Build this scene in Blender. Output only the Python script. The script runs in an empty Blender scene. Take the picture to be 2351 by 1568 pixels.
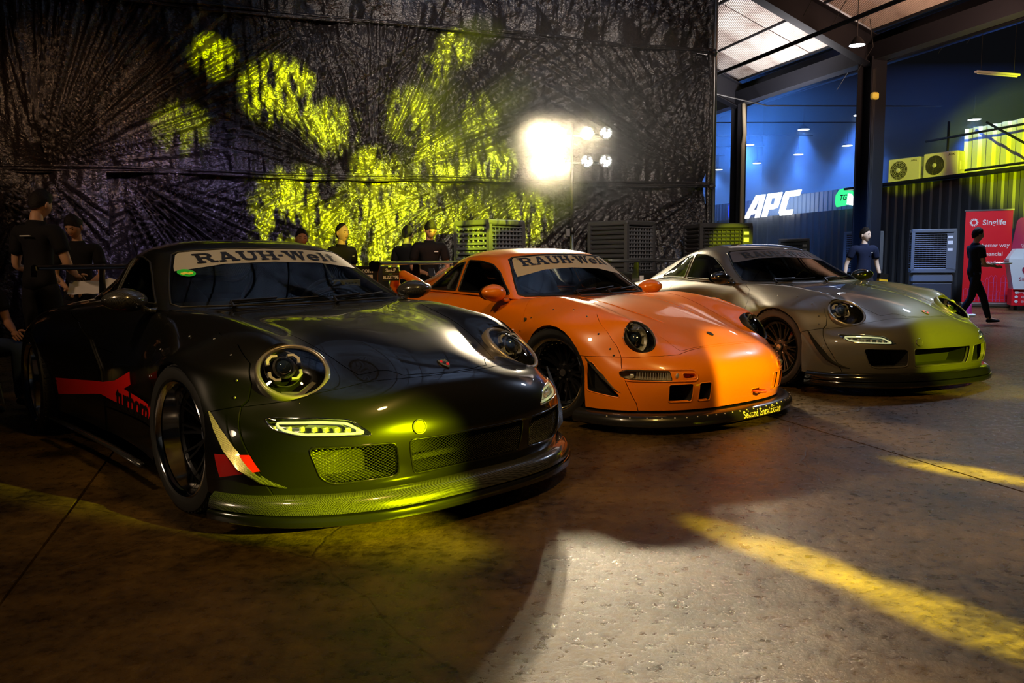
import bpy, bmesh, math, random
import numpy as np
from mathutils import Vector, Matrix
from mathutils.bvhtree import BVHTree
from mathutils import noise as mnoise
PI = math.pi
D = bpy.data
SC = bpy.context.scene
COL = SC.collection
random.seed(7)

# ------------------------------------------------------------------ camera
cam_d = D.cameras.new('camera'); cam = D.objects.new('camera', cam_d); COL.objects.link(cam)
SC.camera = cam
cam_d.sensor_width = 36.0
cam_d.lens = 1800.0/2351.0*36.0
cam_d.clip_end = 200
cam.location = (0, 0, 1.0907)
cam.rotation_mode = 'QUATERNION'
_f = Vector((0, math.cos(.1037), -math.sin(.1037)))
cam.rotation_quaternion = _f.to_track_quat('-Z', 'Y') @ Matrix.Rotation(-.0093, 3, 'Z').to_quaternion()
# (rolled by half a degree, as hand held)

# ------------------------------------------------------------------ exposure, world
SC.view_settings.view_transform = 'Standard'
SC.view_settings.look = 'None'
SC.view_settings.gamma = 1.0
SC.view_settings.exposure = 0.4
SC.view_settings.use_curve_mapping = False
SC.cycles.max_bounces = 6
SC.cycles.transparent_max_bounces = 12
SC.cycles.diffuse_bounces = 2
SC.cycles.glossy_bounces = 3
SC.cycles.volume_bounces = 0
SC.cycles.sample_clamp_indirect = 4.0
SC.cycles.adaptive_threshold = .025
SC.cycles.caustics_reflective = False
SC.cycles.caustics_refractive = False
w = D.worlds.new('world'); SC.world = w; w.use_nodes = True
w.node_tree.nodes['Background'].inputs[0].default_value = (.35, .38, .50, 1)
w.node_tree.nodes['Background'].inputs[1].default_value = .006
# ------------------------------------------------------------------ building axes
E1 = Vector((-.31, .95, 0)).normalized(); E2 = Vector((.95, .31, 0)).normalized(); OB = Vector((7.5, 16.7, 0)); AB = math.atan2(E2.y, E2.x)
def bp(a, t, z=0.): return OB+E2*a+E1*t+Vector((0,0,z))
RB = Matrix.Rotation(AB, 3, 'Z')
AW = 3.65     # offset of the container wall from the column line
# ------------------------------------------------------------------ stage and hall lights
def aim(o, tgt): o.rotation_euler = (Vector(tgt)-o.location).to_track_quat('-Z', 'Y').to_euler()
def spot(name, loc, tgt, energy, deg, color, blend=.3, size=.05):
    l = D.lights.new(name, 'SPOT'); l.energy = energy; l.color = color; l.spot_size = math.radians(deg); l.spot_blend = blend; l.shadow_soft_size = size
    o = D.objects.new(name, l); COL.objects.link(o); o.location = loc; aim(o, tgt); return o
def area(name, loc, tgt, energy, size, color, sy=None):
    l = D.lights.new(name, 'AREA'); l.energy = energy; l.color = color; l.size = size
    if sy: l.shape = 'RECTANGLE'; l.size_y = sy
    o = D.objects.new(name, l); COL.objects.link(o); o.location = loc; aim(o, tgt); return o
YEL = (.88,1.0,.0)
GX = (4.4, -.3, 1.7)
# flood lamps shining toward the camera
for (x, z, e) in ((.48,3.10,2300),(.80,3.10,1000),(1.22,3.1,450),(.48,2.62,1100),(.80,2.62,800)):
    spot('flood_beam', (x, 12.60, z), (.15, 2.6, .0), e*.8, 44, (1,.80,.50), .8, .08)
# yellow moving heads on the camera side
spot('yellow_beam', GX, (-.85,3.28,.12), 9000, 7.6, YEL, .8, .03)
spot('yellow_beam', GX, (-2.35,4.02,0), 4200, 6.8, YEL, .9, .03)
spot('yellow_beam', (3.3,-.9,1.3), (1.0,2.80,0), 16000, 3.8, (1,1,.0), 1., .02)
spot('yellow_beam', (3.3,-.9,1.3), (1.36,2.22,0), 11000, 5.0, (1,1,.0), 1., .02)
spot('yellow_beam', (5.2,.6,1.7), (2.3,3.88,0), 15000, 3.8, (1,1,.0), .9, .03)
spot('yellow_beam', (4.0,.0,2.4), (1.62,5.05,.38), 2200, 7.5, (1,.78,.02), .3, .03)
spot('yellow_beam', (5.0,.2,2.6), (3.85,6.3,.55), 3300, 14, YEL, .5, .03)
# foliage-shaped gobo patches on the sheeting
GOB = [(-4.44,12.15,4.17,2.8,.5),(-3.57,12.46,3.71,4.6,1.1),(-3.3,12.55,3.9,2.2,1.2),(-.9,13.4,4.55,2.8,1.),(-1.2,13.3,4.2,2.6,.9),(-1.6,13.15,3.42,4.2,.9),(-2.84,12.71,3.2,3.8,.9),(-2.2,12.94,2.55,3.4,1.6),(-1.17,13.3,2.74,4.4,1.2),(-.31,13.6,2.75,3.6,.9),(-.52,13.53,3.5,3.4,.6),
       (-2.1,12.98,2.15,5.0,1.3),(-3.3,12.5,1.8,6.4,1.3),(-1.5,13.2,1.45,7.5,1.),(-2.5,12.9,1.4,6.0,1.),(.28,13.81,1.85,4.2,1.),(-4.9,12.0,3.1,3.4,.2),(-.6,13.4,1.85,4.4,.9)]
for gi, (x, y, z, dg, k) in enumerate(GOB):
    g = spot('gobo_beam', (3.2,.2,3.4), (x, y, z), 62000*k, dg*1.12, (.84,1.,.0), 1., .012)
    # the patterned disc in the fixture breaks the beam into leaf shapes
    g.data.use_nodes = True; nt = g.data.node_tree; em = nt.nodes['Emission']
    tc = nt.nodes.new('ShaderNodeTexCoord'); no = nt.nodes.new('ShaderNodeTexNoise'); mp = nt.nodes.new('ShaderNodeMapping'); mr = nt.nodes.new('ShaderNodeMapRange')
    mp.inputs['Location'].default_value = (gi*3.1, gi*1.7, 0); no.inputs['Scale'].default_value = 52; no.inputs['Detail'].default_value = 3.; mp.inputs['Scale'].default_value = (2.0,.5,1)
    mr.inputs['From Min'].default_value = .42; mr.inputs['From Max'].default_value = .56
    nt.links.new(tc.outputs['Normal'], mp.inputs[0]); nt.links.new(mp.outputs[0], no.inputs['Vector']); nt.links.new(no.outputs['Fac'], mr.inputs['Value']); nt.links.new(mr.outputs[0], em.inputs['Strength'])
spot('yellow_beam', (3.2,.2,3.4), bp(AW+2.2, .6, 3.7), 40000, 12, YEL, .5, .05)
spot('yellow_beam', (3.2,.2,3.4), bp(AW+.3, 2.9, 3.3), 7000, 4, YEL, .5, .05)
spot('yellow_beam', (3.2,.2,3.4), bp(AW, -2.5, 2.2), 5000, 12, YEL, .6, .05)
spot('yellow_beam', (3.2,.2,3.4), (3.7,13.3,1.3), 9000, 3.5, YEL, .5, .05)
# unseen fills added in place of hall lamps: warm above the cars, cool in the open hall; violet wash on the sheeting
spot('warm_fill', (1.8,1.2,6.0), (1.4,4.5,0), 420, 100, (1,.58,.14), .9, .25)
spot('warm_fill', (-3.0,1.0,5.5), (.6,6.2,.5), 420, 60, (1,.66,.34), .8, .25)
spot('cool_fill', (6.5,10,5.0), (3.2,7.5,0), 220, 75, (.60,.72,1), .8, .2)  # soft cool fill added over the open hall, no fixture there
spot('cool_fill', (8.2,13.5,5.0), (8.2,15,0), 800, 120, (.62,.74,1), .8, .2)
spot('violet_wash', (-2.5,7.0,4.5), (-5.0,12.1,1.2), 420, 40, (.62,.5,1), .9, .2)
spot('amber_wash', (-4.5,8.0,4.0), (-6.2,11.6,2.9), 130, 50, (1,.55,.28), .9, .2)
spot('roof_fill', (5.9,18.0,3.4), (5.4,19,7), 1300, 130, (.95,.88,.88), .9, .4)  # unseen fills added under the roof to light its boards
spot('roof_fill', (7.4,12.5,3.8), (8.6,17,7), 700, 100, (1,.55,.36), .9, .4)
spot('roof_fill', (3.0,8,5.0), (1.5,10,9.5), 1100, 130, (.35,.55,1), .9, .4)
spot('roof_fill', (6.8,23,3.6), (7.5,26,7), 3500, 130, (.10,.32,1), .9, .4)
spot('sheet_fill', (.5,-2.5,5.6), (.2,13.8,3.4), 4200, 34, (1,.82,.70), .9, .3)  # broad fill added behind the camera to lift the sheeting
spot('warm_fill', (-5.8,2.5,3.6), (-3.9,6.5,1.3), 160, 26, (1,.62,.36), .8, .2)  # unseen fill added to brighten the people at the left
spot('warm_fill', (-6.5,.8,1.9), (-1.6,3.5,.3), 160, 18, (1,.72,.45), .8, .35)  # unseen fill added for highlights on the black car's front wheel
spot('yellow_beam', (3.2,.2,3.4), (-1.93,9.0,1.36), 2200, 3.4, (1,.85,.05), .5, .03)
spot('roof_fill', (11.8,19,4.9), (13,24,8), 700, 120, (.10,.28,1), .9, .4)  # faint blue fill added for the dark right end of the roof
spot('polo_man_spot', (6.3,8.5,4.8), (5.4,12.0,1.1), 900, 22, (.85,.9,1), .5, .1)  # unseen spot aimed at the man in the polo shirt
# ------------------------------------------------------------------ materials
MATS = {}
def mat(name, color=(.5,.5,.5), rough=.5, metal=0., coat=0., coat_rough=.03, spec=.5, emit=None, estr=1., alpha=None, bump=None, sheen=0):
    if name in MATS: return MATS[name]
    m = D.materials.new(name); m.use_nodes = True; MATS[name] = m
    b = m.node_tree.nodes['Principled BSDF']; I = b.inputs
    I['Base Color'].default_value = (*color, 1); I['Roughness'].default_value = rough; I['Metallic'].default_value = metal
    I['Coat Weight'].default_value = coat; I['Coat Roughness'].default_value = coat_rough; I['Specular IOR Level'].default_value = spec
    if emit: I['Emission Color'].default_value = (*emit, 1); I['Emission Strength'].default_value = estr
    if bump:
        sc, st, dist = bump
        nt = m.node_tree; n = nt.nodes.new('ShaderNodeTexNoise'); n.inputs['Scale'].default_value = sc; n.inputs['Detail'].default_value = 4
        tc = nt.nodes.new('ShaderNodeTexCoord'); nt.links.new(tc.outputs['Object'], n.inputs['Vector'])
        bp = nt.nodes.new('ShaderNodeBump'); bp.inputs['Strength'].default_value = st; bp.inputs['Distance'].default_value = dist
        nt.links.new(n.outputs['Fac'], bp.inputs['Height']); nt.links.new(bp.outputs['Normal'], I['Normal'])
    return m
def nd(m, kind, **kw):
    n = m.node_tree.nodes.new(kind)
    for k, v in kw.items():
        if k.startswith('_'): n.inputs[k[1:].replace('_', ' ')].default_value = v
        else: setattr(n, k, v)
    return n
def lk(m, a, b): m.node_tree.links.new(a, b)
def glass(name, tint=(.7,.75,.75), trans=.8, rough=.02, refl=1.0):
    """thin pane: clear tinted transmission mixed with a Fresnel mirror"""
    if name in MATS: return MATS[name]
    m = D.materials.new(name); m.use_nodes = True; MATS[name] = m
    nt = m.node_tree; nt.nodes.clear()
    o = nd(m, 'ShaderNodeOutputMaterial'); mx = nd(m, 'ShaderNodeMixShader'); t = nd(m, 'ShaderNodeBsdfTransparent'); g = nd(m, 'ShaderNodeBsdfGlossy')
    fr = nd(m, 'ShaderNodeFresnel', _IOR=1.5)
    t.inputs['Color'].default_value = (*[c*trans for c in tint], 1); g.inputs['Roughness'].default_value = rough
    mu = nd(m, 'ShaderNodeMath', operation='MULTIPLY'); mu.inputs[1].default_value = refl; mu.use_clamp = True
    lk(m, fr.outputs[0], mu.inputs[0]); lk(m, mu.outputs[0], mx.inputs[0])
    lk(m, t.outputs[0], mx.inputs[1]); lk(m, g.outputs[0], mx.inputs[2]); lk(m, mx.outputs[0], o.inputs['Surface'])
    return m

# ------------------------------------------------------------------ object helpers
def link(o, parent=None):
    COL.objects.link(o)
    if parent is not None: o.parent = parent
    return o
def thing(name, label, cat, loc=(0,0,0), rz=0, group=None, kind=None):
    o = D.objects.new(name, None); COL.objects.link(o); o.location = loc; o.rotation_euler = (0,0,rz); o.empty_display_size = .1
    return tag(o, label, cat, group, kind)
def tag(o, label=None, cat=None, group=None, kind=None):
    if label: o['label'] = label
    if cat: o['category'] = cat
    if group: o['group'] = group
    if kind: o['kind'] = kind
    return o
def mesh_obj(name, verts, faces, m, parent=None, smooth=False, sharp=None):
    me = D.meshes.new(name); me.from_pydata([tuple(v) for v in verts], [], [tuple(f) for f in faces]); me.update()
    if smooth: me.shade_smooth()
    if sharp is not None: me.set_sharp_from_angle(angle=math.radians(sharp))
    ms = m if isinstance(m, (list, tuple)) else [m]
    for q in ms: me.materials.append(q)
    return link(D.objects.new(name, me), parent)
def bm_obj(name, bm, m, parent=None, smooth=False, sharp=None):
    me = D.meshes.new(name); bm.to_mesh(me); bm.free()
    if smooth: me.shade_smooth()
    if sharp is not None: me.set_sharp_from_angle(angle=math.radians(sharp))
    for q in (m if isinstance(m, (list, tuple)) else [m]): me.materials.append(q)
    return link(D.objects.new(name, me), parent)
class MB:
    """collects simple solids into one mesh"""
    def __init__(s): s.v = []; s.f = []
    def add(s, v, f):
        n = len(s.v); s.v += [tuple(p) for p in v]; s.f += [tuple(i+n for i in q) for q in f]; return s
    def box(s, c, d, R=None, bev=0):
        x, y, z = d[0]/2, d[1]/2, d[2]/2
        if bev:
            b = min(bev, x*.9, y*.9, z*.9)
            V = []
            for sx in (-1,1):
                for sy in (-1,1):
                    for sz in (-1,1):
                        V += [(sx*x, sy*(y-b), sz*(z-b)), (sx*(x-b), sy*y, sz*(z-b)), (sx*(x-b), sy*(y-b), sz*z)]
            bm = bmesh.new()
            for p in V: bm.verts.new(p)
            bmesh.ops.convex_hull(bm, input=bm.verts)
            bmesh.ops.dissolve_limit(bm, angle_limit=.01, verts=bm.verts, edges=bm.edges)
            bm.verts.index_update()
            V = [v.co.copy() for v in bm.verts]; F = [[v.index for v in f.verts] for f in bm.faces]; bm.free()
        else:
            V = [(-x,-y,-z),(x,-y,-z),(x,y,-z),(-x,y,-z),(-x,-y,z),(x,-y,z),(x,y,z),(-x,y,z)]
            F = [(0,3,2,1),(4,5,6,7),(0,1,5,4),(1,2,6,5),(2,3,7,6),(3,0,4,7)]
        c = Vector(c)
        V = [((R @ Vector(p)) if R else Vector(p)) + c for p in V]
        return s.add(V, F)
    def tube(s, pts, r, n=8, closed=False, cap=True, flat=None):
        pts = [Vector(p) for p in pts]; m = len(pts); rs = r if isinstance(r, (list, tuple)) else [r]*m
        V = []; prev = None
        for i, p in enumerate(pts):
            a = pts[(i-1) % m] if (i > 0 or closed) else p
            b = pts[(i+1) % m] if (i < m-1 or closed) else p
            t = (b-a).normalized() if (b-a).length > 1e-9 else Vector((0,0,1))
            if prev is None:
                up = Vector((0,0,1)) if abs(t.z) < .9 else Vector((1,0,0))
                u = t.cross(up).normalized()
            else:
                u = (prev - t*prev.dot(t)).normalized()
            prev = u; w_ = t.cross(u)
            for k in range(n):
                an = 2*PI*k/n
                V.append(p + u*math.cos(an)*rs[i] + w_*math.sin(an)*rs[i]*(flat or 1))
        F = []
        for i in range(m if closed else m-1):
            j = (i+1) % m
            for k in range(n): F.append((i*n+k, i*n+(k+1)%n, j*n+(k+1)%n, j*n+k))
        if cap and not closed:
            F.append(tuple(range(n))[::-1]); F.append(tuple((m-1)*n+k for k in range(n)))
        return s.add(V, F)
    def lathe(s, prof, n=32, T=None, closed=False, a0=0., a1=2*PI):
        """prof: (radius, axial) ; axis = local Z"""
        V = []; F = []; full = abs(a1-a0-2*PI) < 1e-6; cols = n if full else n+1
        for k in range(cols):
            an = a0+(a1-a0)*k/n
            for (r, z) in prof: V.append(Vector((r*math.cos(an), r*math.sin(an), z)))
        m = len(prof)
        for k in range(n):
            k2 = (k+1) % cols
            for i in range(m if closed else m-1):
                j = (i+1) % m
                F.append((k*m+i, k2*m+i, k2*m+j, k*m+j))
        if T is not None: V = [T @ v for v in V]
        return s.add(V, F)
    def prism(s, poly, h, T=None, center=False):
        n = len(poly); z0 = -h/2 if center else 0
        V = [Vector((x, y, z0)) for x, y in poly] + [Vector((x, y, z0+h)) for x, y in poly]
        F = [tuple(range(n))[::-1], tuple(range(n, 2*n))] + [(i, (i+1)%n, n+(i+1)%n, n+i) for i in range(n)]
        if T is not None: V = [T @ v for v in V]
        return s.add(V, F)
    def obj(s, name, m, parent=None, smooth=False, sharp=None):
        return mesh_obj(name, s.v, s.f, m, parent, smooth, sharp)
def Rz(a): return Matrix.Rotation(a, 3, 'Z')
def Rx(a): return Matrix.Rotation(a, 3, 'X')
def Ry(a): return Matrix.Rotation(a, 3, 'Y')
def T4(loc, R=None):
    return Matrix.Translation(Vector(loc)) @ (R.to_4x4() if R else Matrix.Identity(4))
def frame_T(o, x, y, z):
    M = Matrix((x, y, z)).transposed().to_4x4(); M.translation = Vector(o); return M
def rrect(w, h, r, n=4, cx=0, cy=0):
    P = []
    for (sx, sy, a0) in ((1,1,0),(-1,1,PI/2),(-1,-1,PI),(1,-1,1.5*PI)):
        for k in range(n+1):
            a = a0+PI/2*k/n; P.append((cx+sx*(w/2-r)+r*math.cos(a), cy+sy*(h/2-r)+r*math.sin(a)))
    return P
def round_poly(P, r=.015, n=3):
    """rounds the corners of a polygon"""
    out = []; m = len(P)
    for i in range(m):
        a, b, c = (Vector(P[i-1]), Vector(P[i]), Vector(P[(i+1) % m]))
        da = (a-b); dc = (c-b); t = min(r, da.length*.45, dc.length*.45)
        p0 = b+da.normalized()*t; p1 = b+dc.normalized()*t
        for k in range(n+1):
            s_ = k/n; q = p0*(1-s_)**2 + b*2*s_*(1-s_) + p1*s_*s_; out.append((q.x, q.y))
    return out
def text_mesh(body, size=1., bold=0., spacing=1., shear=0.):
    """flat lettering outlines as (verts, faces) in the XY plane, centred"""
    c = D.curves.new('lettering', 'FONT'); c.body = body; c.size = size; c.align_x = 'CENTER'; c.align_y = 'CENTER'; c.offset = bold
    c.space_character = spacing; c.shear = shear; c.resolution_u = 4
    o = D.objects.new('lettering', c); COL.objects.link(o)
    bpy.context.view_layer.update()
    me = D.meshes.new_from_object(o.evaluated_get(bpy.context.evaluated_depsgraph_get()))
    V = [v.co.copy() for v in me.vertices]; F = [tuple(p.vertices) for p in me.polygons]
    D.objects.remove(o); D.curves.remove(c); D.meshes.remove(me)
    return V, F
def text_obj(name, body, size, m, T, parent=None, bold=0., spacing=1., depth=.0, shear=0.):
    V, F = text_mesh(body, size, bold, spacing, shear)
    o = mesh_obj(name, [T @ v for v in V], F, m, parent)
    return o
# ------------------------------------------------------------------ car body surfaces
def spline_axis(P, knots, sub):
    """natural cubic spline through P along axis 0, sampled sub times per span"""
    P = np.asarray(P, float); n = len(P); h = np.diff(knots)
    A = np.zeros((n, n)); A[0,0] = A[-1,-1] = 1; R = np.zeros_like(P)
    for i in range(1, n-1):
        A[i,i-1] = h[i-1]; A[i,i] = 2*(h[i-1]+h[i]); A[i,i+1] = h[i]
        R[i] = 6*((P[i+1]-P[i])/h[i]-(P[i]-P[i-1])/h[i-1])
    M = np.linalg.solve(A, R.reshape(n, -1)).reshape(P.shape)
    out = []
    for i in range(n-1):
        for k in range(sub):
            t = k/sub; a = 1-t; b = t
            out.append(a*P[i]+b*P[i+1]+((a**3-a)*M[i]+(b**3-b)*M[i+1])*h[i]**2/6)
    out.append(P[-1]); return np.array(out)
def grid_surface(rows, sr, sc):
    """rows of half-sections (y>=0, first column on the centreline) -> dense full-width grid"""
    H = np.array(rows, float)                       # R x C x 3
    L = H[:, :0:-1].copy(); L[:, :, 1] *= -1
    G = np.concatenate([L, H], 1)
    dr = np.linalg.norm(np.diff(G, axis=0), axis=2).mean(1)**.6; kr = np.concatenate([[0], np.cumsum(dr)])
    dc = np.linalg.norm(np.diff(G, axis=1), axis=2).mean(0)**.6; dc = (dc+dc[::-1])/2; kc = np.concatenate([[0], np.cumsum(dc)])
    G = spline_axis(G, kr, sr)
    G = spline_axis(G.transpose(1,0,2), kc, sc).transpose(1,0,2)
    G = np.ascontiguousarray(G)
    return G
class Surf:
    def __init__(s, rows, sr=7, sc=6):
        G = grid_surface(rows, sr, sc); R, C = G.shape[:2]
        du = np.gradient(G, axis=0); dv = np.gradient(G, axis=1); N = np.cross(dv, du); N /= np.linalg.norm(N, axis=2, keepdims=True)+1e-12
        if N[R//2, C//2, 2] < 0: N = -N; flip = True
        else: flip = False
        bm = bmesh.new(); s.bm = bm
        s.nl = bm.verts.layers.float_vector.new('nn'); s.pid = bm.faces.layers.int.new('pid')
        V = [[None]*C for _ in range(R)]
        for i in range(R):
            for j in range(C):
                v = bm.verts.new(G[i,j]); v[s.nl] = Vector(N[i,j]); V[i][j] = v
        for i in range(R-1):
            for j in range(C-1):
                q = [V[i][j], V[i][j+1], V[i+1][j+1], V[i+1][j]]
                f = bm.faces.new(q)
        bm.normal_update()
        bm.faces.ensure_lookup_table()
        f = bm.faces[(R//2)*(C-1)+C//2]
        if f.normal.dot(f.verts[0][s.nl]) < 0:
            for f in bm.faces: f.normal_flip()
        bm.normal_update()
        s.tree = BVHTree.FromBMesh(bm)
        s.names = {}
    def cast(s, fr, p, off=0.):
        o, u, v, n = fr
        base = o+u*p[0]+v*p[1]
        h = s.tree.ray_cast(base+n*4, -n)
        if h[0] is None:
            h2 = s.tree.find_nearest(base)
            return h2[0]+h2[1]*off, h2[1]
        nn = h[1] if h[1].dot(n) > 0 else -h[1]
        return h[0]+nn*off, nn
    def cut(s, fr, poly, pid, only=0, cond=None, minn=.03, pad=.0):
        bm = s.bm; o, u, v, n = fr
        poly = [Vector(p) for p in poly]
        x0 = min(p.x for p in poly)-.03; x1 = max(p.x for p in poly)+.03; y0 = min(p.y for p in poly)-.03; y1 = max(p.y for p in poly)+.03
        def c2(c): d = c-o; return d.dot(u), d.dot(v)
        cand = []
        for f in bm.faces:
            if f.normal.dot(n) < minn: continue
            c = f.calc_center_median(); a, b = c2(c)
            if x0 <= a <= x1 and y0 <= b <= y1 and (cond is None or cond(c)) : cand.append(f)
        m = len(poly)
        for i in range(m):
            p, q = poly[i], poly[(i+1) % m]
            if (q-p).length < 1e-5: continue
            sx0, sx1 = min(p.x,q.x)-.004, max(p.x,q.x)+.004; sy0, sy1 = min(p.y,q.y)-.004, max(p.y,q.y)+.004
            pn = u*(-(q.y-p.y))+v*(q.x-p.x); pn.normalize(); pc = o+u*p.x+v*p.y
            sel = []; rest = []
            for f in cand:
                if not f.is_valid: continue
                P2 = [c2(w.co) for w in f.verts]
                if max(a for a, b in P2) < sx0 or min(a for a, b in P2) > sx1 or max(b for a, b in P2) < sy0 or min(b for a, b in P2) > sy1:
                    rest.append(f); continue
                dd = [(w.co-pc).dot(pn) for w in f.verts]
                if min(dd) < -1e-6 and max(dd) > 1e-6: sel.append(f)
                else: rest.append(f)
            if sel:
                geom = set(sel)
                for f in sel: geom.update(f.edges); geom.update(f.verts)
                r = bmesh.ops.bisect_plane(bm, geom=list(geom), dist=1e-6, plane_co=pc, plane_no=pn)
                rest += [g for g in r['geom'] if isinstance(g, bmesh.types.BMFace)]
            cand = list(dict.fromkeys(rest))
        def inside(a, b):
            c = False; j = m-1
            for i in range(m):
                if (poly[i].y > b) != (poly[j].y > b) and a < (poly[j].x-poly[i].x)*(b-poly[i].y)/(poly[j].y-poly[i].y)+poly[i].x: c = not c
                j = i
            return c
        k = 0
        for f in cand:
            if not f.is_valid: continue
            if only is not None and f[s.pid] != only: continue
            a, b = c2(f.calc_center_median())
            if inside(a, b): f[s.pid] = pid; k += 1
        return k
    def extract(s, pids, name, m, parent=None, off=0., gap=.0018, depth=.012, wall=True, liner=None, thick=False):
        """faces of the given panel ids -> one mesh with edge walls and true smooth normals"""
        if isinstance(pids, int): pids = (pids,)
        F = [f for f in s.bm.faces if f[s.pid] in pids]
        if not F: return None
        fs = set(F); idx = {}; co = []; nn = []; ins = {}; faces = []
        for f in F:
            for v in f.verts:
                if v not in idx: idx[v] = len(co); n = v[s.nl].normalized(); co.append(v.co+n*off); nn.append(n)
            faces.append([idx[v] for v in f.verts])
        bed = []
        for f in F:
            for l in f.loops:
                e = l.edge; lf = [g for g in e.link_faces if g in fs]
                if len(lf) == 1:
                    a, b = l.vert, l.link_loop_next.vert
                    bed.append((idx[a], idx[b]))
                    mid = (a.co+b.co)/2; d = f.calc_center_median()-mid; t = (b.co-a.co).normalized(); n = a[s.nl]
                    d = d-t*d.dot(t); d = d-n*d.dot(n)
                    if d.length > 1e-9:
                        d.normalize()
                        for v in (a, b): ins.setdefault(idx[v], []).append(d)
        for i, ds in ins.items():
            d = sum(ds, Vector())
            if d.length > .2: co[i] = co[i]+d.normalized()*gap
        loopn = [nn[i] for f in faces for i in f]
        if wall:
            base = len(co); mp = {}
            for a, b in bed:
                for i in (a, b):
                    if i not in mp:
                        mp[i] = (len(co), len(co)+1); co.append(co[i].copy()); co.append(co[i]-nn[i]*depth)
                A, A2 = mp[a]; B, B2 = mp[b]
                wn = (co[B]-co[A]).cross(nn[a]); wn = wn.normalized() if wn.length > 1e-12 else nn[a]
                faces.append([B, A, A2, B2]); loopn += [wn]*4
        me = D.meshes.new(name); me.from_pydata([tuple(c) for c in co], [], faces); me.update()
        me.shade_smooth()
        if len(loopn) == len(me.loops): me.normals_split_custom_set([tuple(n) for n in loopn])
        me.materials.append(m)
        ob = link(D.objects.new(name, me), parent)
        if liner:
            lm, lo = liner
            me2 = D.meshes.new('lining'); nf = len(F)
            me2.from_pydata([tuple(c-n*lo) for c, n in zip(co[:len(nn)], nn)], [], [list(reversed(f)) for f in faces[:nf]]); me2.update(); me2.shade_smooth(); me2.materials.append(lm)
            link(D.objects.new('lining', me2), parent)
        return ob
FR_FRONT = (Vector(), Vector((0,1,0)), Vector((0,0,1)), Vector((1,0,0)))       # 2D = (y, z)
FR_TOP = (Vector(), Vector((1,0,0)), Vector((0,1,0)), Vector((0,0,1)))          # 2D = (x, y)
def FR_SIDE(sg): return (Vector(), Vector((1,0,0)), Vector((0,0,1)), Vector((0,sg,0)))   # 2D = (x, z)
def FR_DIR(o, n, up=(0,0,1)):
    n = Vector(n).normalized(); up = Vector(up); u = up.cross(n).normalized(); v = n.cross(u)
    return (Vector(o), u, v, n)
def mir(P): return [(-a, b) for a, b in P]
def miry(P): return [(a, -b) for a, b in P]
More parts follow.
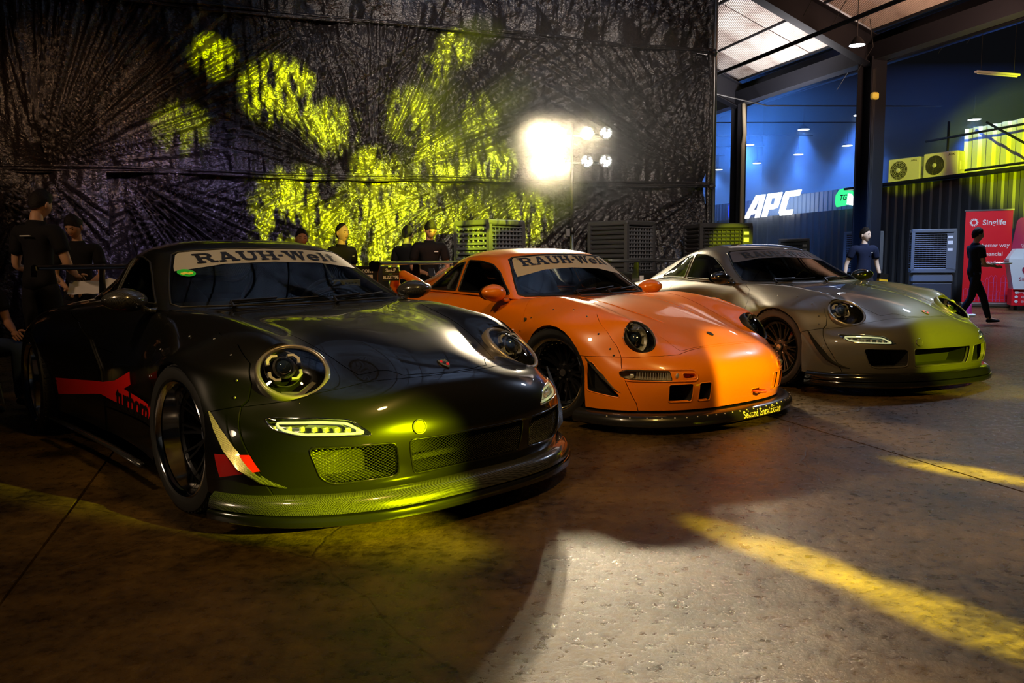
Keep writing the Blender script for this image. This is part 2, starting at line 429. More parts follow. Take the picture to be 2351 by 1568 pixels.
R997 = [
 [(.86,0,.165),(.86,.22,.165),(.82,.44,.165),(.755,.60,.165),(.665,.72,.165),(.575,.81,.165),(.485,.87,.165),(.40,.905,.165),(.34,.92,.165)],
 [(.888,0,.25),(.883,.22,.25),(.845,.445,.25),(.778,.61,.25),(.685,.73,.25),(.585,.82,.25),(.47,.885,.25),(.36,.92,.235),(.22,.935,.165)],
 [(.902,0,.36),(.895,.22,.36),(.85,.445,.36),(.785,.605,.36),(.69,.725,.36),(.575,.82,.36),(.44,.895,.35),(.26,.935,.30),(.05,.94,.165)],
 [(.888,0,.45),(.88,.22,.45),(.84,.42,.45),(.775,.565,.452),(.68,.70,.45),(.545,.81,.45),(.36,.90,.44),(.12,.94,.36),(-.15,.935,.165)],
 [(.84,0,.54),(.828,.22,.54),(.782,.40,.534),(.705,.552,.53),(.60,.68,.525),(.455,.79,.53),(.25,.912,.54),(-.02,.93,.40),(-.33,.92,.165)],
 [(.78,0,.595),(.765,.21,.592),(.71,.392,.570),(.632,.53,.570),(.52,.662,.605),(.36,.80,.63),(.15,.925,.62),(-.14,.915,.43),(-.50,.905,.165)],
 [(.675,0,.652),(.655,.21,.648),(.60,.38,.615),(.515,.51,.637),(.42,.65,.698),(.24,.805,.70),(.04,.932,.655),(-.28,.895,.45),(-.68,.895,.165)],
 [(.52,0,.712),(.505,.20,.708),(.455,.375,.683),(.385,.505,.708),(.30,.64,.775),(.12,.80,.745),(-.07,.925,.672),(-.42,.88,.47),(-.86,.89,.165)],
 [(.30,0,.765),(.29,.20,.763),(.255,.37,.748),(.20,.50,.768),(.12,.635,.812),(-.04,.79,.768),(-.22,.90,.672),(-.58,.87,.48),(-1.05,.89,.165)],
 [(.02,0,.806),(.02,.21,.805),(.0,.38,.793),(-.05,.51,.804),(-.10,.635,.838),(-.22,.765,.80),(-.39,.855,.70),(-.76,.865,.49),(-1.25,.895,.165)],
 [(-.28,0,.836),(-.28,.21,.835),(-.28,.40,.828),(-.30,.54,.835),(-.33,.665,.852),(-.42,.75,.828),(-.60,.82,.735),(-.94,.865,.50),(-1.45,.90,.165)],
 [(-.60,0,.852),(-.60,.21,.852),(-.60,.40,.850),(-.60,.56,.851),(-.60,.685,.856),(-.66,.76,.828),(-.82,.82,.735),(-1.12,.865,.50),(-1.62,.91,.17)],
 [(-.98,0,.855),(-.98,.21,.855),(-.98,.40,.855),(-.98,.56,.857),(-.98,.70,.862),(-1.0,.77,.833),(-1.08,.822,.735),(-1.33,.87,.50),(-1.78,.94,.18)],
 [(-1.4,0,.86),(-1.4,.21,.86),(-1.4,.40,.86),(-1.4,.56,.862),(-1.4,.705,.868),(-1.39,.785,.838),(-1.42,.86,.735),(-1.58,.92,.50),(-1.95,.97,.19)],
 [(-1.82,0,.87),(-1.82,.21,.87),(-1.82,.40,.87),(-1.82,.54,.87),(-1.8,.69,.875),(-1.8,.82,.83),(-1.83,.965,.71),(-1.95,1.0,.48),(-2.15,1.0,.20)],
 [(-2.2,0,.88),(-2.2,.21,.88),(-2.2,.38,.88),(-2.2,.53,.875),(-2.2,.67,.865),(-2.2,.85,.82),(-2.25,1.02,.70),(-2.3,1.05,.48),(-2.4,1.03,.20)],
 [(-2.65,0,.86),(-2.65,.21,.86),(-2.64,.37,.855),(-2.62,.52,.845),(-2.6,.66,.83),(-2.6,.85,.785),(-2.62,1.0,.66),(-2.65,1.03,.45),(-2.7,1.0,.22)],
 [(-3.06,0,.79),(-3.06,.21,.788),(-3.05,.36,.78),(-3.02,.51,.77),(-2.99,.65,.75),(-2.95,.80,.70),(-2.93,.92,.59),(-2.93,.95,.42),(-2.93,.93,.24)],
 [(-3.33,0,.66),(-3.33,.21,.658),(-3.31,.36,.65),(-3.27,.50,.64),(-3.21,.63,.62),(-3.15,.75,.575),(-3.10,.84,.50),(-3.07,.875,.39),(-3.05,.865,.26)],
 [(-3.42,0,.48),(-3.42,.21,.48),(-3.40,.36,.475),(-3.35,.50,.465),(-3.28,.62,.455),(-3.21,.73,.43),(-3.15,.81,.40),(-3.11,.85,.34),(-3.09,.85,.27)],
 [(-3.36,0,.29),(-3.36,.21,.29),(-3.34,.36,.29),(-3.29,.50,.29),(-3.23,.61,.285),(-3.17,.71,.28),(-3.13,.78,.28),(-3.11,.82,.275),(-3.10,.83,.265)],
]
G997 = [
 [(-.585,0,.850),(-.59,.30,.850),(-.60,.54,.850),(-.635,.695,.848),(-.70,.745,.850),(-.78,.757,.853),(-.84,.762,.855)],
 [(-.785,0,.985),(-.80,.29,.98),(-.825,.50,.97),(-.87,.632,.96),(-.935,.69,.952),(-.97,.73,.91),(-1.01,.762,.858)],
 [(-.975,0,1.10),(-.985,.28,1.095),(-1.01,.46,1.083),(-1.055,.572,1.067),(-1.125,.635,1.055),(-1.15,.70,.97),(-1.19,.76,.861)],
 [(-1.12,0,1.178),(-1.13,.26,1.173),(-1.155,.43,1.162),(-1.195,.532,1.143),(-1.27,.598,1.118),(-1.3,.68,1.005),(-1.33,.755,.864)],
 [(-1.26,0,1.216),(-1.27,.26,1.212),(-1.29,.42,1.198),(-1.32,.518,1.175),(-1.38,.588,1.143),(-1.41,.67,1.015),(-1.43,.75,.865)],
 [(-1.45,0,1.233),(-1.45,.26,1.228),(-1.46,.41,1.212),(-1.47,.50,1.19),(-1.52,.577,1.15),(-1.54,.66,1.02),(-1.56,.74,.868)],
 [(-1.7,0,1.220),(-1.7,.25,1.214),(-1.7,.40,1.198),(-1.7,.485,1.173),(-1.72,.567,1.125),(-1.73,.647,1.01),(-1.74,.722,.872)],
 [(-2.0,0,1.160),(-2.0,.25,1.154),(-1.99,.38,1.138),(-1.97,.465,1.11),(-1.93,.557,1.052),(-1.93,.632,.97),(-1.92,.71,.876)],
 [(-2.3,0,1.065),(-2.3,.25,1.06),(-2.28,.37,1.047),(-2.25,.455,1.02),(-2.17,.56,.962),(-2.13,.637,.92),(-2.1,.69,.875)],
 [(-2.58,0,.945),(-2.58,.25,.94),(-2.56,.38,.928),(-2.52,.49,.90),(-2.42,.60,.875),(-2.35,.652,.86),(-2.3,.68,.85)],
 [(-2.80,0,.80),(-2.78,.25,.80),(-2.74,.38,.80),(-2.68,.50,.80),(-2.58,.60,.80),(-2.50,.65,.80),(-2.45,.67,.80)],
]
# ------------------------------------------------------------------ wheels
def star_spoke_mesh(n, r0, r1, w0, w1, z0, z1, th, fork=0.):
    mb = MB()
    for k in range(n):
        a = 2*PI*k/n
        for s_ in ((-1, 1) if fork else (0,)):
            a1 = a + s_*fork
            P0 = Vector((math.cos(a)*r0, math.sin(a)*r0, z0)); P1 = Vector((math.cos(a1)*r1, math.sin(a1)*r1, z1))
            d = (P1-P0).normalized(); side = Vector((-math.sin(a), math.cos(a), 0)); side = (side-d*side.dot(d)).normalized(); up = d.cross(side); 
            if up.z < 0: up = -up
            V = []
            for P, w in ((P0, w0), ((P0+P1)/2-Vector((0,0,.008)), (w0+w1)/2*.8), (P1, w1)):
                V += [P+side*w/2, P+side*w/2*.6+up*th/2, P-side*w/2*.6+up*th/2, P-side*w/2, P-side*w/2-up*th, P+side*w/2-up*th]
            F = [(0,1,2,3,4,5), (12,17,16,15,14,13)]
            for j in (0, 6):
                for i in range(6): F.append((j+i, j+6+i, j+6+(i+1)%6, j+(i+1)%6))
            mb.add(V, F)
    return mb
def make_wheel(par, pos, sg, R=.325, rim=.255, width=.28, dish=.09, steer=0., face=(.012,.012,.014), lipm=None, fork=.10, nspoke=10, rivets=False, spokem=None):
    """axis along car y; sg = side ; the outer rim face lies at pos.y"""
    root = D.objects.new('wheel', None); link(root, par); root.location = pos
    root.rotation_euler = (PI/2*(-sg), 0, steer)       # local +Z points outward
    M = root
    tyre = MB(); b = .018
    prof = [(rim-.004,-width),(rim+.006,-width-.012),(R-.03,-width-.02),(R-.008,-width-.008),(R,-width+.018)]
    for k in range(1, 4):
        zc = -width+.018+(width-.03)*k/4
        prof += [(R,zc-.006),(R-.008,zc-.004),(R-.008,zc+.004),(R,zc+.006)]
    prof += [(R,-.015),(R-.008,.006),(R-.035,.014),(rim+.012,.010),(rim+.002,.000),(rim-.006,-.010)]
    tyre.lathe(prof, 72)
    to = tyre.obj('tyre', MATS['tyre'], root, smooth=True, sharp=35)
    # tread sipes across the shoulder
    tb = MB()
    for k in range(60):
        a = 2*PI*k/60
        Rm = Matrix.Rotation(a, 3, 'Z')
        for zc, sk in ((-.022, .5), (-width+.025, -.5)):
            tb.box(Rm @ Vector((R-.003, 0, zc)), (.010, .022, .034), Rm @ Matrix.Rotation(.35*sk, 3, 'X'))
    tb.obj('tread_blocks', MATS['tyre'], root).__setitem__('kind', 'stuff')
    lip = MB().lathe([(rim-.012,-dish-.012),(rim-.030,-dish),(rim-.026,-dish+.02),(rim-.020,-.045),(rim-.016,-.020),(rim-.004,-.010),(rim+.001,-.002),(rim+.004,.004),(rim-.002,.007),(rim-.010,.002),(rim-.020,-.012)][1:], 72)
    lip.obj('rim_lip', lipm or MATS['chrome'], root, smooth=True, sharp=40)
    bar = MB().lathe([(rim-.030,-dish),(rim-.034,-dish-.03),(rim-.040,-width+.05),(rim-.015,-width)], 48)
    bar.obj('rim_barrel', MATS['dark_metal'], root, smooth=True)
    sp = star_spoke_mesh(nspoke, .062, rim-.035, .026, .018, -dish-.045, -dish-.012, .018, fork)
    sp.lathe([(.0,-dish-.022),(.03,-dish-.022),(.034,-dish-.035),(.075,-dish-.04),(.08,-dish-.055),(.08,-dish-.085),(0,-dish-.085)], 32)
    sp.lathe([(rim-.052,-dish-.012),(rim-.034,-dish-.004),(rim-.030,-dish-.02),(rim-.05,-dish-.03),(rim-.052,-dish-.012)], 48)
    sp.obj('spokes', spokem or MATS['spoke'], root, smooth=True, sharp=35)
    nb = MB()
    for k in range(5):
        a = 2*PI*k/5+.3; nb.lathe([(0,.008),(.009,.006),(.010,0)], 6, T4((math.cos(a)*.055, math.sin(a)*.055, -dish-.038)))
    nb.lathe([(.0,.006),(.024,.004),(.028,-.004)], 24, T4((0,0,-dish-.02)))
    nb.obj('hub_cap', MATS['chrome_dark'], root, smooth=True, sharp=30)
    if rivets:
        rv = MB()
        for k in range(32):
            a = 2*PI*k/32; rv.lathe([(0,.008),(.006,.005),(.007,0)], 6, T4((math.cos(a)*(rim-.041), math.sin(a)*(rim-.041), -dish-.006)))
        rv.obj('rim_bolts', MATS['chrome'], root, smooth=True)
    dk = MB().lathe([(.06,-width*.72),(.165,-width*.72),(.165,-width*.72-.025),(.06,-width*.72-.025)], 48)
    dk.obj('brake_disc', MATS['steel'], root, smooth=True, sharp=30)
    cal = MB().lathe([(.10,-width*.72+.03),(.175,-width*.72+.03),(.185,-width*.72),(.185,-width*.72-.05),(.10,-width*.72-.05)], 10, a0=.6, a1=1.9)
    cal.obj('brake_caliper', MATS['caliper'], root, smooth=True, sharp=30)
    return root
# ------------------------------------------------------------------ shared car parts
def base_mats():
    mat('tyre', (.012,.012,.012), .55, bump=(90,.15,.002)); mat('chrome', (.75,.75,.77), .08, 1.); mat('chrome_dark', (.30,.30,.32), .25, .8)
    mat('dark_metal', (.05,.05,.055), .3, 1.); mat('spoke', (.02,.02,.022), .28, .6); mat('steel', (.35,.34,.33), .35, 1.); mat('caliper', (.45,.05,.02), .4)
    mat('rubber', (.01,.01,.01), .5); mat('plastic_black', (.012,.012,.012), .35); mat('interior', (.018,.018,.02), .7); mat('seat', (.03,.03,.032), .6, bump=(200,.2,.002))
    mat('duct', (.004,.004,.004), .8); mat('lamp_shell', (.02,.02,.022), .25, .3); mat('silver_paint', (.42,.41,.39), .25, .7, coat=1)
    mat('white_print', (.8,.8,.78), .6); mat('black_print', (.01,.01,.012), .4); mat('strip_grey', (.33,.33,.33), .5); mat('decal_red', (.95,.015,.01), .35, coat=.6)
    mat('gold', (.75,.52,.18), .25, 1.); mat('green_sticker', (.02,.55,.05), .5); mat('mesh_metal', (.55,.55,.5), .3, 1.); mat('mesh_black', (.06,.06,.06), .35, .6)
    mat('bright_reflector', (.85,.85,.82), .30, .55); mat('sticker_black', (.006,.006,.006), .3, coat=.5); mat('amber_lens', (.8,.35,.05), .15, 0, coat=1)
    glass('window_glass', (.62,.70,.68), .62, .01, 1.1); glass('lamp_glass', (.95,.97,1), .95, .01, 1.2); glass('side_glass', (.55,.62,.6), .55, .01, 1.2)
    m = mat('carbon', (.02,.02,.02), .22, .2, coat=1)
    nt = m.node_tree; tc = nd(m, 'ShaderNodeTexCoord'); ck = nd(m, 'ShaderNodeTexChecker', _Scale=260.)
    ck.inputs['Color1'].default_value = (.012,.012,.012,1); ck.inputs['Color2'].default_value = (.075,.075,.075,1)
    mp = nd(m, 'ShaderNodeMapping'); mp.inputs['Rotation'].default_value = (.3,.5,.785)
    lk(m, tc.outputs['Object'], mp.inputs[0]); lk(m, mp.outputs[0], ck.inputs[0]); lk(m, ck.outputs[0], nt.nodes['Principled BSDF'].inputs['Base Color'])
def ell(a, b, n=28, cx=0, cy=0, rot=0.):
    return [(cx+a*math.cos(2*PI*k/n)*math.cos(rot)-b*math.sin(2*PI*k/n)*math.sin(rot), cy+a*math.cos(2*PI*k/n)*math.sin(rot)+b*math.sin(2*PI*k/n)*math.cos(rot)) for k in range(n)]
def drape_line(S, fr, P, off=.001, step=.03, closed=False):
    out = []; m = len(P)
    for i in range(m if closed else m-1):
        a = Vector(P[i]); b = Vector(P[(i+1) % m]); k = max(1, int((b-a).length/step))
        for j in range(k):
            p = a.lerp(b, j/k); out.append(S.cast(fr, p, off)[0])
    if not closed: out.append(S.cast(fr, P[-1], off)[0])
    return out
def seam(S, fr, P, name, m, par, r=.0035, closed=False, off=.0):
    o = MB().tube(drape_line(S, fr, P, off, closed=closed), r, 6, closed=closed).obj(name, m, par, smooth=True); return o
def duct(S, fr, P, depth, name, par, m=None, inset=0.004):
    """walls running back from an opening, closed by a back plate"""
    n = fr[3]; ring = [S.cast(fr, p, -inset)[0] for p in P]; c = sum(ring, Vector())/len(ring)
    back = [q-n*depth for q in ring]; k = len(ring)
    V = ring+back; F = [(i, (i+1)%k, k+(i+1)%k, k+i) for i in range(k)]+[tuple(range(k, 2*k))]
    return mesh_obj(name, V, F, m or MATS['duct'], par)
def wire_grille(S, fr, P, pitch, r, name, m, par, inset=.012, ang=.55):
    """real crossed wires clipped to the opening"""
    xs = [p[0] for p in P]; ys = [p[1] for p in P]; cx, cy = (min(xs)+max(xs))/2, (min(ys)+max(ys))/2; L = max(max(xs)-min(xs), max(ys)-min(ys))*1.3
    mb = MB(); np_ = len(P)
    for sgn in (1, -1):
        d = Vector((math.cos(ang), math.sin(ang)*sgn)); nrm = Vector((-d.y, d.x)); k = int(L/pitch)
        for i in range(-k, k+1):
            o = Vector((cx, cy))+nrm*(i*pitch*math.sin(2*ang)*.9)
            ts = []
            for j in range(np_):
                a = Vector(P[j]); b = Vector(P[(j+1) % np_]); e = b-a
                den = d.x*e.y-d.y*e.x
                if abs(den) < 1e-9: continue
                t = ((a.x-o.x)*e.y-(a.y-o.y)*e.x)/den; q = ((a.x-o.x)*d.y-(a.y-o.y)*d.x)/den
                if 0 <= q < 1: ts.append(t)
            ts.sort()
            for t0, t1 in zip(ts[::2], ts[1::2]):
                if t1-t0 < .006: continue
                m_ = max(1, int((t1-t0)/.06)); pts = [S.cast(fr, o+d*(t0+(t1-t0)*j/m_), -inset)[0] for j in range(m_+1)]
                mb.tube(pts, r, 3, cap=False)
    return mb.obj(name, m, par)
def headlight(S, sg, c, n, a, b, par, ringm, ring=.018, style='997', side=''):
    fr = FR_DIR((c[0], sg*c[1], c[2]), (n[0], sg*n[1], n[2]))
    outer = ell(a, b, 40); inner = ell(a-ring, b-ring, 40)
    # smooth, slightly domed carrier fitted to the body under the lamp
    A_ = []; B_ = []
    for k in range(24):
        for q in (.45, 1.):
            x, y = a*q*math.cos(2*PI*k/24), b*q*math.sin(2*PI*k/24); h = (S.cast(fr, (x, y), 0)[0]-fr[0]).dot(fr[3])
            A_.append([1, x, y, x*x+y*y]); B_.append(h)
    cf = np.linalg.lstsq(np.array(A_), np.array(B_), rcond=None)[0]
    class _P:
        def cast(s_, fr_, p, off):
            h = cf[0]+cf[1]*p[0]+cf[2]*p[1]+cf[3]*(p[0]**2+p[1]**2)
            return fr_[0]+fr_[1]*p[0]+fr_[2]*p[1]+fr_[3]*(h+off), fr_[3]
    S = _P()
    root = D.objects.new('headlight', None); link(root, par)
    if side: root['label'] = side
    N = 40; V = []; F = []
    prof = [(a+.004, b+.004, -.03), (a+.002, b+.002, -.006), (a, b, .006), (a-ring*.35, b-ring*.35, .011), (a-ring, b-ring, .009), (a-ring-.004, b-ring-.004, -.004)]
    for (A, B, off) in prof:
        for k in range(N): V.append(S.cast(fr, (A*math.cos(2*PI*k/N), B*math.sin(2*PI*k/N)), off)[0])
    for j in range(len(prof)-1):
        for k in range(N): F.append((j*N+k, j*N+(k+1)%N, (j+1)*N+(k+1)%N, (j+1)*N+k))
    mesh_obj('bezel_ring', V, F, ringm, root, smooth=True)
    # glass dome
    V = []; F = []; rr = 7
    for j in range(rr+1):
        q = j/rr
        for k in range(N):
            p = ((a-ring-.002)*(1-q)*math.cos(2*PI*k/N), (b-ring-.002)*(1-q)*math.sin(2*PI*k/N))
            V.append(S.cast(fr, p, .004+.016*(1-(1-q)**2))[0])
    for j in range(rr):
        for k in range(N): F.append((j*N+k, j*N+(k+1)%N, (j+1)*N+(k+1)%N, (j+1)*N+k))
    mesh_obj('lens', V, F, MATS['lamp_glass'], root, smooth=True)
    # bowl
    nn = fr[3]; V = []; F = []
    for (q, dd) in ((1., .0), (.93, .035), (.8, .07), (.5, .095), (0.001, .10)):
        for k in range(N): V.append(S.cast(fr, ((a-ring)*q*math.cos(2*PI*k/N), (b-ring)*q*math.sin(2*PI*k/N)), 0)[0]*(1) - nn*dd)
    for j in range(4):
        for k in range(N): F.append((j*N+k, j*N+(k+1)%N, (j+1)*N+(k+1)%N, (j+1)*N+k))
    mesh_obj('bowl', V, F, MATS['lamp_shell'], root, smooth=True)
    # projector
    R = Matrix((Vector((0,0,1)).cross(Vector((1,0,0))), Vector((0,0,1)), Vector((1,0,0)))).transposed()
    fwd = Vector((.9, sg*.12, .42)).normalized() if style == '997' else Vector((.97, sg*.1, .22)).normalized()
    uu = Vector((0,0,1)).cross(fwd).normalized(); vv = fwd.cross(uu)
    base = fr[0]+fr[1]*(a*.24)*sg+fr[2]*(b*(.20 if style == '997' else .05))-nn*(.030 if style == '997' else .045)
    T = frame_T(base, uu, vv, fwd) @ Matrix.Scale(1.22 if style == '997' else 1.12, 4)
    if style == '997':
        mb = MB()
        mb.lathe([(.040,.012),(.034,.020),(.030,.010),(.028,-.02)], 28, T)
        mb.obj('projector_ring', MATS['chrome_dark'], root, smooth=True, sharp=35)
        br = MB()
        for (sx, sy) in ((1,1),(-1,1),(-1,-1),(1,-1)):
            P = [(sx*.018, sy*.046), (sx*.040, sy*.046), (sx*.058, sy*.030), (sx*.058, sy*.012), (sx*.048, sy*.012), (sx*.048, sy*.026), (sx*.036, sy*.038), (sx*.018, sy*.038)]
            br.prism(P if sx*sy > 0 else P[::-1], .016, T)
        br.obj('trim_brackets', MATS['bright_reflector'], root)
        MB().lathe([(.060,-.03),(.062,.0),(.066,.002)], 32, T).obj('surround', MATS['chrome_dark'], root, smooth=True)
        MB().lathe([(0.0,.030),(.012,.028),(.022,.020),(.030,.006)], 28, T).obj('projector_lens', mat('projector_glass', (.02,.04,.09), .03, 0., coat=1, spec=1.), root, smooth=True)
        # indicator strip low in the bowl
        V = [S.cast(fr, p, 0)[0]-nn*.055 for p in [(-a*.62*sg, -b*.2), (-a*.2*sg, -b*.62), (a*.35*sg, -b*.55), (a*.35*sg, -b*.46), (-a*.12*sg, -b*.5), (-a*.5*sg, -b*.16)]]
        mesh_obj('reflector_strip', V, [tuple(range(6))], MATS['chrome_dark'], root)
        # washer cap under the ring
        p, q = S.cast(fr, (-a*.55*sg*0-a*.1*sg, -b-.012), .004)
        MB().box(p, (.03,.03,.006), bev=.004).obj('washer_cap', ringm, root)
    else:
        MB().lathe([(.050,.0),(.048,.016),(.040,.018),(.034,.006),(.030,-.02)], 28, T).obj('projector_ring', MATS['chrome'], root, smooth=True, sharp=35)
        MB().lathe([(0.0,.026),(.014,.024),(.024,.016),(.032,.004)], 28, T).obj('projector_lens', mat('projector_glass', (.02,.04,.09), .03, 0., coat=1, spec=1.), root, smooth=True)
        fb = MB()
        for k in range(9):
            an = 2*PI*k/9+.2; c_ = Vector((math.cos(an)*.066, math.sin(an)*.075, .0))
            fb.box(T @ c_, (.03,.006,.02), T.to_3x3() @ Rz(an))
        fb.lathe([(.058,-.02),(.082,.012),(.085,.02)], 32, T)
        fb.obj('reflector_facets', MATS['bright_reflector'], root, smooth=True, sharp=20)
    return root
def mirror_part(S, sg, par, m, armm, pos, size=(.10,.115,.062)):
    root = D.objects.new('door_mirror', None); link(root, par)
    c = Vector((pos[0], sg*pos[1], pos[2])); V = []; F = []; NU, NV = 20, 12
    for j in range(NV+1):
        th = PI*j/NV
        for k in range(NU):
            ph = 2*PI*k/NU; x = math.cos(ph)*math.sin(th); z = math.sin(ph)*math.sin(th); y = -math.cos(th)
            sx = size[0]*(.75 if x < 0 else 1.); yy = y*size[1]
            taper = 1-.28*max(0, y)
            xx = max(x, -.45)
            V.append(c+Vector((xx*sx*taper + .02*(y), sg*yy, z*size[2]*taper + .006*y)))
    for j in range(NV):
        for k in range(NU): F.append((j*NU+k, j*NU+(k+1)%NU, (j+1)*NU+(k+1)%NU, (j+1)*NU+k))
    mesh_obj('mirror_shell', V, F, m, root, smooth=True)
    gl = [c+Vector((-size[0]*.36, sg*.9*size[1]*math.cos(t), size[2]*.85*math.sin(t))) for t in [2*PI*k/20 for k in range(20)]]
    mesh_obj('mirror_glass', gl, [tuple(range(20))], MATS['chrome'], root)
    a = c+Vector((.02, -sg*size[1]*.55, -size[2]*.55)); b = Vector((pos[0]+.03, sg*.735, pos[2]-.055))
    MB().tube([a, a.lerp(b, .5)+Vector((.01,0,-.012)), b], [.022,.02,.028], 10, flat=.7).obj('mirror_arm', armm, root, smooth=True)
    return root
def bucket_seat(par, x, y, z, m, shell):
    root = D.objects.new('bucket_seat', None); link(root, par)
    # profile back: rows bottom->top ; bolstered cross-section
    V = []; F = []; rows = [(.30,.16,.24,.10),(.10,.12,.25,.09),(-.05,.11,.25,.08),(-.16,.17,.25,.10),(-.22,.34,.25,.11),(-.27,.52,.26,.10),(-.31,.66,.22,.05),(-.33,.74,.15,.04),(-.35,.86,.12,.03)]
    K = 9
    for (dx, dz, hw, bol) in rows:
        for k in range(K):
            t = -1+2*k/(K-1); b = bol*max(0, abs(t)-.45)/.55
            if dz < .15: V.append(Vector((x+dx, y+t*hw, z+dz+b)))
            else: V.append(Vector((x+dx+b*1.1, y+t*hw, z+dz)))
    for i in range(len(rows)-1):
        for k in range(K-1): F.append((i*K+k, i*K+k+1, (i+1)*K+k+1, (i+1)*K+k))
    ob = mesh_obj('seat_cushion', V, F, m, root, smooth=True)
    md = ob.modifiers.new('s', 'SOLIDIFY'); md.thickness = .04
    return root
def steering_wheel(par, c, R=.18):
    n = Vector((-.93,0,.37)).normalized(); u = Vector((0,1,0)); v = n.cross(u)
    T = frame_T(c, u, v, n); mb = MB(); mb.tube([T @ Vector((math.cos(a)*R, math.sin(a)*R, 0)) for a in [2*PI*k/40 for k in range(40)]], .013, 8, closed=True)
    for a in (0, PI, -PI/2): mb.tube([T @ Vector((math.cos(a)*.05, math.sin(a)*.05, -.02)), T @ Vector((math.cos(a)*R, math.sin(a)*R, 0))], .012, 6)
    mb.lathe([(0,.0),(.05,-.005),(.055,-.04),(.03,-.20)], 16, T)
    return mb.obj('steering_wheel', MATS['plastic_black'], par, smooth=True)
def stroke_letters(strokes, T, S=None, fr=None, off=.001, name='lettering', m=None, par=None):
    """strokes: list of (points, width) in letter space -> flat strips, optionally draped on a surface"""
    V = []; F = []
    for quad in strokes:
        n = len(V); V += quad; F.append(tuple(range(n, n+len(quad))))
    if S is None: W = [T(p) for p in V]
    else: W = [S.cast(fr, T(p), off)[0] for p in V]
    return mesh_obj(name, W, F, m, par)
# slab-serif letters, each a list of quads in a unit box (height 1)
def slab(ch):
    W = .24; s = .13; Q = []
    def r(x0, y0, x1, y1):
        n = max(1, int(abs(x1-x0)/.3)); 
        for i in range(n):
            a = x0+(x1-x0)*i/n; b = x0+(x1-x0)*(i+1)/n; Q.append([(a,y0),(b,y0),(b,y1),(a,y1)])
    def q(*p): Q.append(list(p))
    def arc(cx, cy, rx, ry, a0, a1, w, k=8, wy=None):
        wy = w*.62 if wy is None else wy
        for i in range(k):
            t0 = math.radians(a0+(a1-a0)*i/k); t1 = math.radians(a0+(a1-a0)*(i+1)/k)
            Q.append([(cx+rx*math.cos(t0), cy+ry*math.sin(t0)), (cx+rx*math.cos(t1), cy+ry*math.sin(t1)), (cx+(rx-w)*math.cos(t1), cy+(ry-wy)*math.sin(t1)), (cx+(rx-w)*math.cos(t0), cy+(ry-wy)*math.sin(t0))])
    if ch == 'R':
        r(.1,0,.1+W,1); r(0,0,.46,s); r(0,1-s,.6,1); arc(.58,.73,.33,.27,-90,90,.22); r(.34,.46,.58,.46+s); q((.5,.5),(.72,.5),(.98,0),(.74,0)); r(.66,0,1.08,s); adv = 1.12
    elif ch == 'A':
        q((.08,0),(.24,0),(.60,1),(.42,1)); q((.42,1),(.66,1),(1.02,0),(.76,0)); r(0,0,.36,s); r(.64,0,1.12,s); r(.26,.28,.80,.28+s*.9); r(.34,1-s,.62,1); adv = 1.14
    elif ch == 'U':
        r(.1,.3,.1+W,1); r(0,1-s,.46,1); r(.78,.3,.78+W*.8,1); r(.66,1-s,1.08,1); arc(.535,.30,.435,.30,180,360,.22); adv = 1.12
    elif ch == 'H':
        r(.1,0,.1+W,1); r(0,0,.44,s); r(0,1-s,.44,1); r(.70,0,.70+W,1); r(.6,0,1.04,s); r(.6,1-s,1.04,1); r(.34,.44,.7,.56); adv = 1.08
    elif ch == '-': r(.02,.38,.30,.54); adv = .36
    elif ch == 'W':
        q((.1,1),(.36,1),(.56,.0),(.38,0)); q((.38,0),(.56,0),(.76,1),(.66,1)); q((.64,1),(.90,1),(1.08,0),(.92,0)); q((.92,0),(1.08,0),(1.30,1),(1.16,1)); r(0,1-s,.44,1); r(.56,1-s,.98,1); r(1.08,1-s,1.42,1); adv = 1.38
    elif ch == 'e':
        arc(.40,.37,.40,.37,0,325,.23,12); r(.16,.33,.74,.44); adv = .84
    elif ch == 'l': r(.1,0,.1+W*.9,1); r(0,0,.42,s*.9); r(0,1-s*.9,.3,1); adv = .46
    elif ch == 't': r(.12,.1,.12+W*.9,.9); r(0,.58,.50,.7); arc(.36,.2,.24,.2,180,320,.16); adv = .56
    else: adv = .5
    return Q, adv
def slab_word(word, h, aspect=1., gap=.02):
    x = 0; out = []
    for ch in word:
        Q, adv = slab(ch)
        for q in Q: out.append([((x+px)*h*aspect, (py-.5)*h) for px, py in q])
        x += adv+gap
    wid = x*h*aspect
    return [[(a-wid/2, b) for a, b in q] for q in out], wid
def sun_strip(S, par, zbot, ztop, ysp, m=None, lm=None, text=True, tm=.60, sheen=None, th=.075, asp=1.):
    """grey band across the head of the windscreen with its lettering"""
    fr = FR_FRONT
    root = par
    o = S.extract(90, 'sun_strip', m or MATS['strip_grey'], par, off=.002, gap=0, wall=False)
    if text and o:
        Q, wid = slab_word('RAUH-Welt', th, asp)
        def TT(p):
            y = p[0]   # seen from the front the car's left is at the viewer's right
            zc = tm - .10*y*y
            return (y, zc+p[1])
        V = []; F = []
        for q in Q: n = len(V); V += q; F.append(tuple(range(n, n+len(q))))
        W = [S.cast(fr, TT(p), .007)[0] for p in V]
        mesh_obj('lettering', W, F, lm or MATS['black_print'], o)
    return o
